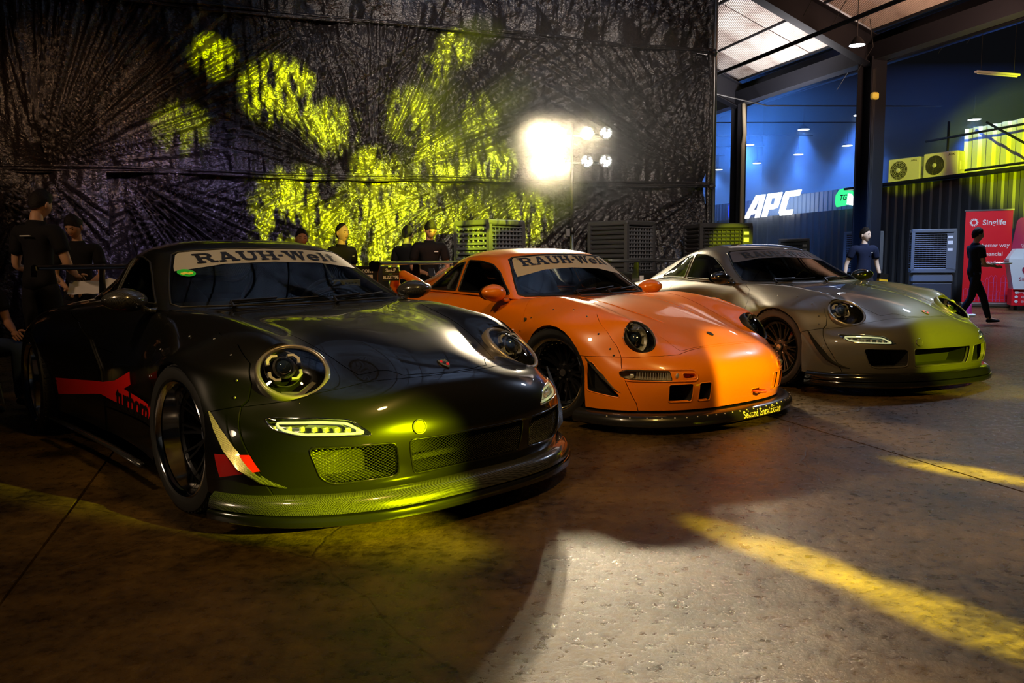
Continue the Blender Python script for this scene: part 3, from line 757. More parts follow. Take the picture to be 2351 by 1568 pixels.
def sweep_lip(outline, prof, name, m, par, smooth=True):
    """outline: half plan [(x, y)] from the centre outwards; prof: [(out, z)] closed section"""
    P = [Vector((x, -y, 0)) for x, y in outline[:0:-1]]+[Vector((x, y, 0)) for x, y in outline]
    K = np.array([[p.x, p.y] for p in P]); kn = np.concatenate([[0], np.cumsum(np.linalg.norm(np.diff(K, axis=0), axis=1)**.7)])
    K = spline_axis(K, kn, 5); P = [Vector((x, y, 0)) for x, y in K]; n = len(P)
    V = []; F = []; m_ = len(prof)
    for i, p in enumerate(P):
        t = (P[min(i+1, n-1)]-P[max(i-1, 0)]).normalized(); o = Vector((t.y, -t.x, 0))
        if o.x < 0 and abs(p.y) < .5: o = -o
        e = 1 if (o.x*1+o.y*(1 if p.y > 0 else -1)) > 0 else -1
        o = o*e
        for (d, z) in prof: V.append(p+o*d+Vector((0,0,z)))
    for i in range(n-1):
        for j in range(m_): F.append((i*m_+j, i*m_+(j+1)%m_, (i+1)*m_+(j+1)%m_, (i+1)*m_+j))
    F.append(tuple(range(m_))); F.append(tuple((n-1)*m_+j for j in range(m_))[::-1])
    bm = bmesh.new(); vs = [bm.verts.new(v) for v in V]
    for f in F: bm.faces.new([vs[i] for i in f])
    bmesh.ops.recalc_face_normals(bm, faces=bm.faces)
    return bm_obj(name, bm, m, par, smooth=smooth, sharp=35)
def interior(par, zb=.85, lhd=1, wy=.66, seatm=None):
    t = MB(); x0, x1 = -.60, -2.25
    V = [(x0,-wy,zb-.02),(x0,wy,zb-.02),(x1,wy,zb-.02),(x1,-wy,zb-.02),(x0+.1,-wy,.2),(x0+.1,wy,.2),(x1,wy,.2),(x1,-wy,.2)]
    F = [(0,1,5,4),(1,2,6,5),(2,3,7,6),(3,0,4,7),(4,5,6,7)]
    mesh_obj('cabin_tub', V, F, MATS['interior'], par)
    # dashboard
    prof = [(-.58,zb-.02),(-.68,zb+.012),(-.82,zb+.03),(-.93,zb+.015),(-.97,zb-.06),(-.93,zb-.16),(-.80,zb-.28)]
    V = [(x,-wy+.02,z) for x, z in prof]+[(x,wy-.02,z) for x, z in prof]; n = len(prof)
    F = [(i,i+1,n+i+1,n+i) for i in range(n-1)]
    d = mesh_obj('dashboard', V, F, MATS['interior'], par, smooth=True)
    MB().tube([(-.80,.36*lhd+.20*math.cos(a),zb+.02+.06*math.sin(a)) for a in [PI*k/12 for k in range(13)]], .02, 8).obj('instrument_hood', MATS['interior'], par, smooth=True)
    steering_wheel(par, (-1.03,.36*lhd,zb-.04))
    for s_ in (-1, 1): bucket_seat(par, -1.48, .36*s_, .22, seatm or MATS['seat'], None)
    MB().box((-1.12,0,1.115+.0), (.03,.20,.055), Ry(.1), bev=.02).obj('rear_view_mirror', MATS['plastic_black'], par)
def roll_cage(par, m, zt=1.14, w=.50):
    mb = MB(); x = -1.75
    mb.tube([(x,-.60,.3),(x,-.60,.86),(x,-w,zt-.05),(x,-w+.08,zt),(x,w-.08,zt),(x,w,zt-.05),(x,.60,.86),(x,.60,.3)], .02, 8)
    mb.tube([(x,-w+.05,zt-.03),(x-.6,-.55,.86)], .018, 8); mb.tube([(x,w-.05,zt-.03),(x-.6,.55,.86)], .018, 8); mb.tube([(x,-w+.05,zt-.04),(x,.56,.70)], .018, 8)
    return mb.obj('roll_cage', m, par, smooth=True)
def wipers(S, par, z, lines):
    for (P0, P1) in lines:
        root = D.objects.new('wiper', None); link(root, par)
        fr = FR_FRONT
        a = S.cast(fr, P0, .012)[0]; b = S.cast(fr, P1, .014)[0]; pts = [S.cast(fr, (P0[0]+(P1[0]-P0[0])*t, P0[1]+(P1[1]-P0[1])*t), .010)[0] for t in (0,.25,.5,.75,1)]
        MB().tube(pts, .006, 6).obj('wiper_blade', MATS['rubber'], root)
        MB().tube([a+Vector((.06,0,-.02)), pts[0]+Vector((.02,0,.012)), pts[2]+Vector((.012,0,.012))], [.012,.008,.006], 6).obj('wiper_arm', MATS['plastic_black'], root)
def crest(S, par, x, y=0, s=.03):
    p, n = S.cast(FR_TOP, (x, y), .002); u = Vector((0,1,0)); u = (u-n*u.dot(n)).normalized(); v = n.cross(u); T = frame_T(p, u, v, n)
    if v.x > 0: T = frame_T(p, -u, -v, n)
    P = [(-.9,1),(-.5,.86),(0,1),(.5,.86),(.9,1),(1,.3),(.8,-.4),(.4,-.9),(0,-1.25),(-.4,-.9),(-.8,-.4),(-1,.3)]
    root = MB().prism([(a*s*.8, b*s) for a, b in P], .004, T).obj('hood_crest', MATS['gold'], par)
    q = MB()
    for (sx, sy) in ((-1,1),(1,-1)): q.prism([(sx*.08*s, sy*.1*s+.0), (sx*.6*s, sy*.1*s), (sx*.5*s, sy*.62*s), (sx*.08*s, sy*.7*s)][::sx*sy*-1 or 1], .0048, T)
    q.obj('crest_bars', MATS['decal_red'], root)
    q = MB(); q.prism([(a*s*.26, b*s*.3) for a, b in P], .0058, T); q.obj('crest_shield', MATS['black_print'], root)
def rear_wing(par, m, x, y, z, chord=.30, h=.28, base=None, ep=1.):
    root = D.objects.new('rear_wing', None); link(root, par)
    prof = [(-.5,.0),(-.45,.03),(-.2,.055),(.15,.05),(.45,.015),(.5,.0),(.45,-.012),(.1,.012),(-.2,.018),(-.45,-.005)]
    V = []; F = []; n = len(prof); ys = [-y, -y*.5, 0, y*.5, y]
    for yy in ys: V += [(x-px*chord*-1, yy, z+pz*chord*2) for px, pz in prof]
    for i in range(len(ys)-1):
        for k in range(n): F.append((i*n+k, i*n+(k+1)%n, (i+1)*n+(k+1)%n, (i+1)*n+k))
    F += [tuple(range(n)), tuple((len(ys)-1)*n+k for k in range(n))[::-1]]
    mesh_obj('blade', V, F, m, root, smooth=True, sharp=50)
    for s_ in (-1, 1):
        P = [(-.19,-.10),(.14,-.10),(.20,0),(.17,.07),(-.12,.08),(-.2,.02)]
        P = [(a*ep, b*ep) for a, b in P]
        T = frame_T((x, s_*y-(.0 if s_ > 0 else .008), z-.01), Vector((1,0,0)), Vector((0,0,1)), Vector((0,-1,0)))
        MB().prism(P, .008, T, center=True).obj('end_plate', m, root)
        up = [(.05,.0),(-.05,.0),(-.12,-h),(.06,-h)]
        T = frame_T((x, s_*.42, z), Vector((1,0,0)), Vector((0,0,1)), Vector((0,-1,0)))
        MB().prism(up, .012, T, center=True).obj('upright', m, root)
    return root
def curve_blade(pts, w, th, name, m, par, dirs):
    V = []; F = []
    for p, d, n_, ww in zip(pts, dirs[0], dirs[1], w):
        p = Vector(p); d = Vector(d).normalized(); q = Vector(n_).normalized()
        V += [p, p+d*ww, p+d*ww+q*th, p+q*th]
    k = len(pts)
    for i in range(k-1):
        for j in range(4): F.append((i*4+j, i*4+(j+1)%4, i*4+4+(j+1)%4, i*4+4+j))
    F += [(0,1,2,3), tuple((k-1)*4+j for j in (3,2,1,0))]
    bm = bmesh.new(); vs = [bm.verts.new(v) for v in V]
    for f in F: bm.faces.new([vs[i] for i in f])
    bmesh.ops.recalc_face_normals(bm, faces=bm.faces)
    return bm_obj(name, bm, m, par, smooth=True, sharp=30)
def circ(cx, cz, r, n=28): return [(cx+r*math.cos(2*PI*k/n), cz+r*math.sin(2*PI*k/n)) for k in range(n)]
def build_997(name, label, X, Y, yaw, paint, wheel_kw, mirror_m, lip_m, canard_m, grille, ring_m, decals=False, strip_kw={}, lightbar='lit', intake_m=None, shark=None, wiper_low=True):
    car = thing(name, label, 'car', (X, Y, 0), 0)
    car.rotation_euler = (0, 0, yaw-PI/2)        # car +x points to the nose
    S = Surf(R997, 7, 6); G = Surf(G997, 6, 6)
    # ---- cut the lower body into its panels
    cab = [(-.60,0),(-.61,.50),(-.66,.69),(-.78,.742),(-.95,.75),(-1.4,.742),(-1.75,.71),(-2.1,.672),(-2.40,.645),(-2.55,.55),(-2.60,.3),(-2.61,0)]
    S.cut(FR_TOP, cab+miry(cab)[-2:0:-1], 99)
    hood = [(.762,0),(.755,.12),(.725,.225),(.665,.262),(.635,.30),(.618,.345),(.605,.372),(.52,.395),(.35,.43),(.15,.475),(-.1,.53),(-.35,.59),(-.52,.64),(-.585,.62),(-.60,.50),(-.60,0)]
    hood = hood+miry(hood)[-2:0:-1]
    S.cut(FR_TOP, hood, 1, minn=.1)
    for sg in (-1, 1):
        fs = FR_SIDE(sg); cs = lambda c, sg=sg: c.y*sg > .5
        S.cut(fs, circ(.0,.327,.338), 99, cond=cs); S.cut(fs, circ(-2.35,.33,.348), 99, cond=cs)
        S.cut(fs, [(-.345,.06),(.345,.06),(.338,.327),(-.338,.327)], 99, cond=cs)
        S.cut(fs, [(-2.705,.06),(-1.995,.06),(-2.002,.33),(-2.698,.33)], 99, cond=cs)
        S.cut(fs, [(.28,.10),(.30,.44),(.315,.487),(.445,.515),(.50,.43),(.565,.33),(.605,.255),(.62,.20),(.63,.10)], 4, cond=cs)
        S.cut(fs, [(-.47,.10),(-.46,.42),(-.43,.58),(-.33,.70),(-.15,.772),(.06,.785),(.25,.745),(.37,.675),(.43,.60),(.45,.54),(.445,.515),(.315,.487),(.30,.40),(.2,.10)], 5, cond=cs)
        S.cut(fs, [(-1.22,.10),(-1.26,.30),(-1.36,.50),(-1.48,.66),(-1.66,.75),(-1.95,.80),(-2.3,.80),(-2.7,.74),(-2.95,.60),(-3.02,.45),(-3.05,.18),(-2.6,.1)], 6, cond=lambda c, sg=sg: c.y*sg > .72)
        S.cut(fs, [(-.455,.30),(-.44,.56),(-.44,.70),(-.50,.80),(-.66,.865),(-1.60,.885),(-1.66,.82),(-1.60,.66),(-1.45,.62),(-1.2,.60),(-1.2,.30)], 7, cond=cs)
        S.cut(fs, [(-.46,.10),(-.46,.297),(-1.255,.297),(-1.22,.10)], 8, cond=cs)
        fh = FR_DIR((.483, sg*.606, .65), (.63, sg*.24, .74))
        S.cut(fh, ell(.146, .158, 28), 99, only=None)
        # front openings
        ff = FR_FRONT
        outer = round_poly([(sg*.35,.232),(sg*.60,.224),(sg*.645,.255),(sg*.68,.378),(sg*.36,.370)], .03)
        lightP = round_poly([(sg*.45,.408),(sg*.70,.418),(sg*.765,.440),(sg*.775,.482),(sg*.62,.482),(sg*.52,.472)], .02)
        S.cut(ff, outer, 99, only=None, cond=lambda c: c.x > .5); S.cut(ff, lightP, 99, only=None, cond=lambda c: c.x > .3)
    cen = round_poly([(-.285,.228),(.285,.228),(.302,.30),(.31,.372),(-.31,.372),(-.302,.30)], .022)
    S.cut(FR_FRONT, cen, 99, only=None, cond=lambda c: c.x > .5)
    # bumper below the seam
    for sg in (-1, 1):
        S.cut(FR_SIDE(sg), [(.315,.0),(.315,.487),(.445,.515),(.60,.543),(.66,.590),(.70,.598),(.78,.604),(.97,.606),(1.0,0)], 2, cond=lambda c, sg=sg: c.x > .3 and c.y*sg > -.3, minn=-.2)
    # stripes (cut last; they are laid over the panels)
    if decals:
        st = Surf(R997, 7, 6); fs = FR_SIDE(-1)
        st.cut(fs, [(-1.93,.403),(-1.30,.43),(-1.08,.462),(-.83,.535),(-.81,.47),(-.93,.435),(-.42,.40),(-.42,.335),(-.95,.345),(-1.33,.36),(-1.93,.30)], 1, cond=lambda c: c.y < -.5)
        st.cut(fs, [(.405,.335),(.56,.345),(.60,.285),(.43,.245)], 2, cond=lambda c: c.y < -.5)
        st.extract(1, 'side_stripe', MATS['decal_red'], car, off=.014, gap=0, wall=False)
        st.extract(2, 'bumper_stripe', MATS['decal_red'], car, off=.011, gap=0, wall=False)
        V, F = text_mesh('turboro2', .17, .004, .95); mx_ = max(v.x for v in V); W = []
        for v in V:
            x = -.73+v.x/mx_*.31; W.append(st.cast(fs, (x, .372+v.y*.95-(x+.73)*.03), .018)[0])
        mesh_obj('side_script', W, F, MATS['sticker_black'], car)
        p_ = FR_FRONT; V = [G.cast(p_, q, .006)[0] for q in ell(.042,.020,20,-.520,1.032)]; so_ = mesh_obj('oval_sticker', V, [tuple(range(20))], MATS['green_sticker'], car)
        for k in range(4): V = [G.cast(p_, q, .008)[0] for q in ell(.010,.006,8,-.540+.013*k,1.026+.004*(k%2))]; mesh_obj('sticker_mark', V, [tuple(range(8))], mat('sticker_yellow', (.8,.75,.1), .5), so_)
        dv = MB().box((-.90,.44,.945), (.03,.19,.065), bev=.005).obj('white_device', MATS['label_white'], car, sharp=30)
        MB().lathe([(0,.0),(.022,.0),(.024,-.004)], 16, T4((-.882,.375,.945), Ry(PI/2))).obj('device_fan', MATS['plastic_black'], dv)
        for k in range(4): MB().box((-.884,.43+.022*k,.955), (.003,.012,.008)).obj('device_socket', MATS['plastic_black'], dv)
    P = paint
    S.extract(1, 'hood', P, car, liner=None)
    bumper = S.extract(2, 'front_bumper', P, car, depth=.03)
    S.extract(0, 'body_shell', P, car)
    for sgn in (-1, 1):
        # left and right panels separate by lateral position
        for pid, nm, off, dp in ((4,'bumper_flare',.008,.03),(5,'front_fender_flare',.009,.03),(6,'rear_fender_flare',.012,.035),(7,'door',0,.02),(8,'side_skirt',.006,.02)):
            ids = [f for f in S.bm.faces if f[S.pid] == pid and f.calc_center_median().y*sgn > 0]
            for f in ids: f[S.pid] = 50
            S.extract(50, nm, P, car, off=off, depth=dp)
            for f in ids: f[S.pid] = 51
    # ---- greenhouse
    ws = [(-.655,.866),(0,.860),(.655,.866),(.690,.880),(.633,.972),(.571,1.070),(.526,1.136),(.488,1.153),(.41,1.160),(.25,1.170),(0,1.176),(-.25,1.170),(-.41,1.160),(-.488,1.153),(-.526,1.136),(-.571,1.070),(-.633,.972),(-.690,.880)]
    cw = lambda c: c.x > -1.35
    G.cut(FR_FRONT, ws, 10, cond=cw, minn=.2)
    sw = round_poly([(-.80,.880),(-.95,.948),(-1.10,1.030),(-1.25,1.096),(-1.41,1.127),(-1.585,1.133),(-1.555,.890)], .02)
    qw = round_poly([(-1.60,.892),(-1.635,1.122),(-1.75,1.105),(-1.90,1.05),(-2.02,.975),(-2.09,.900),(-2.07,.890)], .02)
    for sg in (-1, 1):
        cs = lambda c, sg=sg: c.y*sg > .3
        G.cut(FR_SIDE(sg), sw, 11 if sg < 0 else 12, cond=cs, minn=.01); G.cut(FR_SIDE(sg), qw, 13 if sg < 0 else 14, cond=cs, minn=.01)
    rw = round_poly([(-2.0,-.33),(-2.0,.33),(-2.12,.40),(-2.45,.42),(-2.52,.38),(-2.54,0),(-2.52,-.38),(-2.45,-.42),(-2.12,-.40)], .03)
    G.cut(FR_TOP, rw, 15, minn=.2)
    G.extract(0, 'roof_panel', P, car, liner=(MATS['interior'], .02))
    G.extract(10, 'windscreen', MATS['window_glass'], car, wall=False)
    for pid, nm in ((11,'side_window'),(12,'side_window'),(13,'quarter_window'),(14,'quarter_window'),(15,'rear_window')):
        G.extract(pid, nm, MATS['side_glass'], car, wall=False)
    seam(G, FR_FRONT, ws, 'windscreen_seal', MATS['rubber'], car, .006, closed=True)
    for sg in (-1, 1):
        seam(G, FR_SIDE(sg), sw, 'window_seal', MATS['rubber'], car, .006, closed=True); seam(G, FR_SIDE(sg), qw, 'window_seal', MATS['rubber'], car, .006, closed=True)
    # sun strip
    G2 = Surf(G997, 6, 6)
    b0 = strip_kw.get('z', 1.098)
    G2.cut(FR_FRONT, [(-.568,b0-.048),(-.3,b0-.010),(0,b0),(.3,b0-.010),(.568,b0-.048),(.556,1.070),(.512,1.133),(.486,1.148),(.41,1.155),(.25,1.165),(0,1.171),(-.25,1.165),(-.41,1.155),(-.486,1.148),(-.512,1.133),(-.556,1.070)], 90, cond=cw, minn=.2)
    sun_strip(G2, car, 0, 0, 0, m=strip_kw.get('m'), lm=strip_kw.get('lm'), tm=strip_kw.get('tm', 1.128), th=.052, asp=2.05)
    G2.bm.free()
    interior(car, .85)
    wipers(G, car, .87, (((-.42,.868),(.10,.884)), ((.18,.868),(.56,.890))))
    # ---- front details
    ff = FR_FRONT
    for sg in (-1, 1):
        outer = round_poly([(sg*.35,.232),(sg*.60,.224),(sg*.645,.255),(sg*.68,.378),(sg*.36,.370)], .03)
        d_ = duct(S, ff, outer, .16, 'air_intake', car)
        seam(S, ff, outer, 'intake_rim', P, d_, .0045, closed=True, off=-.001)
        if grille: wire_grille(S, ff, outer, .0125, .0011, 'wire_mesh', MATS['mesh_metal'] if sg < 0 else MATS['mesh_black'], d_)
        headlight(S, sg, (.483,.606,.65), (.63,.24,.74), .150, .162, car, ring_m)
        # light bar
        lb = round_poly([(sg*.45,.408),(sg*.70,.418),(sg*.765,.440),(sg*.775,.482),(sg*.62,.482),(sg*.52,.472)], .02)
        root = duct(S, ff, lb, .05, 'indicator_lamp', car, MATS['chrome_dark'])
        inn = [(sg*(.632+(abs(a)-.632)*.84), .449+(b-.449)*.68) for a, b in lb]
        MB().tube(drape_line(S, ff, inn, -.012, closed=True), .0055, 6, closed=True).obj('light_guide', MATS['guide'], root, smooth=True)
        lm_ = MB()
        for k in range(8):
            y = .50+.26*k/7
            p = S.cast(ff, (sg*y, .438+.017*(k/7)), -.022)[0]
            lm_.box(p, (.014,.022,.020), Rx(0)@Rz(-sg*.5), bev=.003)
        lm_.obj('lamp_cells', MATS['bright_reflector'], root)
        V = [S.cast(ff, p, .001)[0] for p in lb]; c = S.cast(ff, (sg*.63,.449), .003)[0]
        mesh_obj('lamp_lens', V+[c], [(i, (i+1)%len(V), len(V)) for i in range(len(V))], MATS['lamp_glass'], root, smooth=True)
        seam(S, ff, lb, 'lamp_rim', MATS['chrome'], root, .003, closed=True)
        # canard
        pts = [(.395,.925,.505),(.44,.905,.44),(.50,.875,.365),(.56,.83,.295),(.615,.765,.245),(.66,.69,.218),(.69,.62,.208)]
        pts = [(x, sg*y, z) for x, y, z in pts]
        dirs = [[(-.12,sg*1,-.1)]*4+[(.1,sg*1,-.12)]*3, [(.8,0,.6)]*3+[(.5,sg*.2,.8)]*4]
        curve_blade(pts, [.006,.026,.044,.058,.060,.050,.012], .006, 'canard', canard_m, car, dirs)
        mirror_part(S, sg, car, mirror_m, mirror_m, (-.80,.885,.905))
        # rivets round the flare
        rv = MB()
        for (x, z) in ((-.40,.56),(-.28,.69),(-.08,.755),(.12,.755),(.28,.70),(.38,.61),(.405,.545)):
            p, n = S.cast(FR_SIDE(sg), (x, z), .012); u = n.orthogonal().normalized(); rv.lathe([(0,.004),(.004,.003),(.006,0)], 8, frame_T(p, u, n.cross(u), n))
        rv.obj('flare_bolts', MATS['chrome_dark'], car, smooth=True)
    d_ = duct(S, ff, cen, .18, 'air_intake', car); seam(S, ff, cen, 'intake_rim', P, d_, .0045, closed=True, off=-.001)
    if grille: wire_grille(S, ff, cen, .0125, .0010, 'wire_mesh', MATS['mesh_black'], d_)
    if grille: MB().box((.80,0,.275), (.02,.56,.02)).obj('radiator_bar', MATS['duct'], d_)
    # side light in the bumper corner far side, tow cap, crest
    p, n = S.cast(ff, (-.262,.421), .001); u = n.orthogonal().normalized()
    seam_c = MB().lathe([(.0,.003),(.024,.003),(.0245,.004),(.0285,.0045),(.030,.0)], 28, frame_T(p, u, n.cross(u), n)).obj('tow_hook_cap', P, car, smooth=True, sharp=35)
    MB().tube([p+n*.004+ (u*math.cos(a)+n.cross(u)*math.sin(a))*.0285 for a in [2*PI*k/24 for k in range(24)]], .002, 5, closed=True).obj('cap_edge', MATS['chrome_dark'], seam_c)
    crest(S, car, .707)
    # lip
    out = [(.94,0),(.935,.2),(.905,.42),(.84,.59),(.755,.72),(.65,.82),(.54,.885),(.45,.925),(.40,.94)]
    sweep_lip(out, [(-.10,.185),(-.045,.186),(-.02,.180),(.0,.165),(.010,.140),(.012,.125),(-.05,.122),(-.12,.125)], 'splitter_upper', lip_m, car)
    sweep_lip(out, [(-.20,.120),(.0,.120),(.016,.116),(.020,.108),(.020,.082),(.012,.076),(-.25,.078)], 'splitter', MATS['lip_gloss'], car)
    so = [(0,.0)]
    # skirts line
    for sg in (-1, 1):
        MB().tube([(-.42,sg*.955,.135),(-.9,sg*.96,.14),(-1.5,sg*.99,.145),(-1.95,sg*1.03,.15)], .02, 8, flat=.6).obj('sill_blade', lip_m, car, smooth=True)
    # wheel wells (dark liners) and wheels
    for sg in (-1, 1):
        for (x, r, y0, y1) in ((0,.345,.45,.84),(-2.35,.355,.45,.93)):
            MB().lathe([(r,0),(r,y1-y0-.02)], 24, T4((x, sg*y0, .335), Rx(-sg*PI/2)), a0=0, a1=2*PI).obj('wheel_arch_liner', MATS['duct'], car)
            MB().lathe([(0,0),(r,0)], 24, T4((x, sg*y0, .335), Rx(-sg*PI/2))).obj('wheel_arch_liner', MATS['duct'], car)
        make_wheel(car, (0, sg*.912, .327), sg, steer=.075, **wheel_kw)
        kw = dict(wheel_kw); kw.update(width=.33, dish=wheel_kw.get('dish',.09)+.05, R=.33)
        make_wheel(car, (-2.35, sg*1.045, .332), sg, **kw)
    # floor pan so no light leaks under the car
    MB().box((-1.25,0,.19), (3.9,1.1,.03)).obj('floor_pan', MATS['duct'], car)
    MB().box((-1.2,0,.19), (1.55,1.6,.03)).obj('floor_pan', MATS['duct'], car)
    rear_wing(car, MATS['wing'] , -3.05, .86, 1.055, ep=.45)
    S.bm.free(); G.bm.free()
    return car
R993 = [
 [(.88,0,.14),(.875,.22,.14),(.835,.42,.14),(.765,.57,.14),(.67,.69,.14),(.57,.78,.14),(.47,.835,.14),(.37,.865,.14),(.30,.875,.14)],
 [(.915,0,.24),(.905,.22,.24),(.86,.42,.24),(.785,.575,.24),(.685,.695,.24),(.575,.785,.24),(.46,.845,.235),(.33,.875,.22),(.18,.885,.14)],
 [(.925,0,.34),(.915,.22,.34),(.865,.42,.34),(.785,.575,.34),(.68,.69,.34),(.56,.785,.34),(.42,.85,.335),(.24,.885,.29),(.02,.89,.14)],
 [(.885,0,.43),(.875,.21,.43),(.825,.41,.42),(.75,.56,.42),(.65,.675,.42),(.52,.78,.42),(.34,.865,.42),(.10,.89,.34),(-.17,.885,.14)],
 [(.80,0,.492),(.79,.21,.49),(.76,.40,.480),(.70,.54,.47),(.61,.66,.475),(.465,.775,.49),(.25,.885,.53),(-.03,.885,.38),(-.35,.87,.14)],
 [(.72,0,.53),(.71,.20,.53),(.68,.375,.526),(.63,.515,.53),(.565,.635,.565),(.40,.765,.60),(.14,.895,.60),(-.15,.875,.41),(-.52,.85,.14)],
 [(.60,0,.583),(.59,.20,.582),(.56,.36,.58),(.53,.495,.602),(.505,.615,.675),(.30,.755,.68),(.03,.895,.64),(-.29,.855,.43),(-.69,.84,.14)],
 [(.44,0,.645),(.435,.19,.643),(.41,.35,.64),(.38,.485,.668),(.36,.605,.727),(.17,.735,.735),(-.08,.88,.655),(-.43,.84,.45),(-.87,.835,.14)],
 [(.25,0,.705),(.245,.19,.703),(.225,.35,.698),(.19,.48,.725),(.17,.60,.775),(.01,.72,.765),(-.23,.86,.66),(-.59,.83,.46),(-1.05,.83,.14)],
 [(.0,0,.765),(.0,.19,.763),(-.02,.36,.755),(-.05,.485,.775),(-.08,.60,.815),(-.20,.70,.79),(-.39,.81,.685),(-.77,.825,.47),(-1.25,.835,.14)],
 [(-.28,0,.80),(-.28,.19,.799),(-.28,.38,.796),(-.30,.51,.80),(-.33,.635,.825),(-.42,.715,.795),(-.60,.795,.70),(-.95,.82,.48),(-1.45,.845,.15)],
 [(-.58,0,.812),(-.58,.2,.812),(-.58,.40,.806),(-.58,.54,.800),(-.59,.665,.803),(-.66,.73,.775),(-.82,.80,.70),(-1.12,.825,.48),(-1.62,.86,.15)],
]
for _r in R997[12:]:
    R993.append([(x*.985, y*.955, (z-.055 if z > .6 else z-.03) if z > .4 else z-.01) for x, y, z in _r])
def m93(p):
    x = float(np.interp(-p[0], [0,.585,.785,.975,1.12,1.26,1.45,1.7,2.0,2.3,2.58,2.8,4], [0,.58,.71,.84,.945,1.09,1.33,1.60,1.91,2.2,2.48,2.68,3.88]))
    return (-x, p[1]*.957, 1.190-(1.233-p[2])*1.02)
G993 = [[m93(p) for p in r] for r in G997]
def build_993(name, label, X, Y, yaw, paint, wheel_kw):
    car = thing(name, label, 'car', (X, Y, 0)); car.rotation_euler = (0, 0, yaw-PI/2)
    S = Surf(R993, 7, 6); G = Surf(G993, 6, 6); P = paint
    cab = [m93((x, y/.957, .85))[0:1]+(y*.955,) for x, y in [(-.60,0),(-.61,.50),(-.66,.69),(-.78,.735),(-.95,.74),(-1.4,.732),(-1.75,.70),(-2.1,.66),(-2.40,.63),(-2.55,.54),(-2.60,.3),(-2.61,0)]]
    S.cut(FR_TOP, cab+miry(cab)[-2:0:-1], 99)
    hood = [(.735,0),(.733,.2),(.722,.39),(.715,.412),(.69,.418),(.60,.415),(.45,.425),(.25,.45),(0,.50),(-.3,.565),(-.53,.62),(-.585,.59),(-.585,0)]
    hood = hood+miry(hood)[-2:0:-1]
    S.cut(FR_TOP, hood, 1, minn=.1)
    for sg in (-1, 1):
        fs = FR_SIDE(sg); cs = lambda c, sg=sg: c.y*sg > .5
        S.cut(fs, circ(0,.32,.325), 99, cond=cs); S.cut(fs, circ(-2.29,.325,.345), 99, cond=cs)
        S.cut(fs, [(-.332,.06),(.332,.06),(.325,.32),(-.325,.32)], 99, cond=cs); S.cut(fs, [(-2.64,.06),(-1.94,.06),(-1.945,.325),(-2.635,.325)], 99, cond=cs)
        S.cut(fs, [(.25,.10),(.275,.44),(.29,.470),(.52,.466),(.56,.38),(.61,.27),(.64,.19),(.645,.10)], 4, cond=cs)
        S.cut(fs, [(-.43,.10),(-.42,.42),(-.38,.60),(-.28,.70),(-.12,.768),(.10,.775),(.26,.725),(.40,.62),(.48,.53),(.52,.466),(.29,.470),(.20,.10)], 5, cond=cs)
        S.cut(fs, [(-1.22,.10),(-1.28,.35),(-1.40,.55),(-1.60,.70),(-1.9,.76),(-2.3,.76),(-2.7,.68),(-2.95,.50),(-3.0,.15)], 6, cond=lambda c, sg=sg: c.y*sg > .70)
        S.cut(fs, [(-.425,.30),(-.42,.68),(-.46,.80),(-.60,.86),(-1.46,.875),(-1.52,.80),(-1.46,.60),(-1.25,.50),(-1.2,.30)], 7, cond=cs)
        S.cut(fs, [(-.42,.10),(-.42,.297),(-1.255,.297),(-1.22,.10)], 8, cond=cs)
        S.cut(FR_DIR((.545,sg*.60,.595), (.84,sg*.17,.52)), ell(.100, .120, 28), 99, only=None)
    ff = FR_FRONT; cf_ = lambda c: c.x > .45
    H = []
    for sg in (-1, 1):
        H.append((sg, 'air_intake', round_poly([(sg*.445,.195),(sg*.585,.195),(sg*.588,.308),(sg*.447,.312)], .015), .14))
        H.append((sg, 'air_intake', round_poly([(sg*.315,.195),(sg*.405,.195),(sg*.407,.312),(sg*.322,.314)], .015), .14))
        H.append((sg, 'brake_duct', round_poly([(sg*.425,.343),(sg*.505,.343),(sg*.505,.377),(sg*.425,.375)], .016), .05))
        H.append((sg, 'indicator_lamp', round_poly([(sg*.57,.333),(sg*.755,.338),(sg*.785,.352),(sg*.785,.380),(sg*.755,.392),(sg*.57,.39)], .010), .05))
    H.append((0, 'tow_slot', [(.07,.205),(.155,.205),(.155,.232),(.07,.232)], .06))
    for sg, nm, poly, dp in H: S.cut(ff, poly, 99, only=None, cond=cf_)
    for sg in (-1, 1):
        S.cut(FR_SIDE(sg), [(.29,.0),(.29,.470),(.52,.466),(.70,.478),(.735,.482),(.742,.512),(.80,.518),(.97,.52),(1.,0)], 2, cond=lambda c, sg=sg: c.x > .27 and c.y*sg > -.3, minn=-.2)
        tri = round_poly([(.335,.435),(.37,.435),(.56,.235),(.555,.222),(.345,.25)], .02)
        S.cut(FR_SIDE(sg), tri, 98, only=None, cond=lambda c, sg=sg: c.y*sg > .4)
        H.append((sg, 'side_vent', tri, -1))
    S.extract(1, 'hood', P, car); S.extract(2, 'front_bumper', P, car, depth=.03); S.extract(0, 'body_shell', P, car)
    for sgn in (-1, 1):
        for pid, nm, off, dp in ((4,'bumper_flare',.010,.03),(5,'front_fender_flare',.012,.03),(6,'rear_fender_flare',.014,.035),(7,'door',0,.02),(8,'side_skirt',.008,.02)):
            ids = [f for f in S.bm.faces if f[S.pid] == pid and f.calc_center_median().y*sgn > 0]
            for f in ids: f[S.pid] = 50
            S.extract(50, nm, P, car, off=off, depth=dp)
            for f in ids: f[S.pid] = 51
    def mp(L): return [(m93((x, 0, z))[0], m93((x, 0, z))[2]) for x, z in L]
    def mq(L): return [(y*.957, 1.190-(1.233-z)*1.02) for y, z in L]
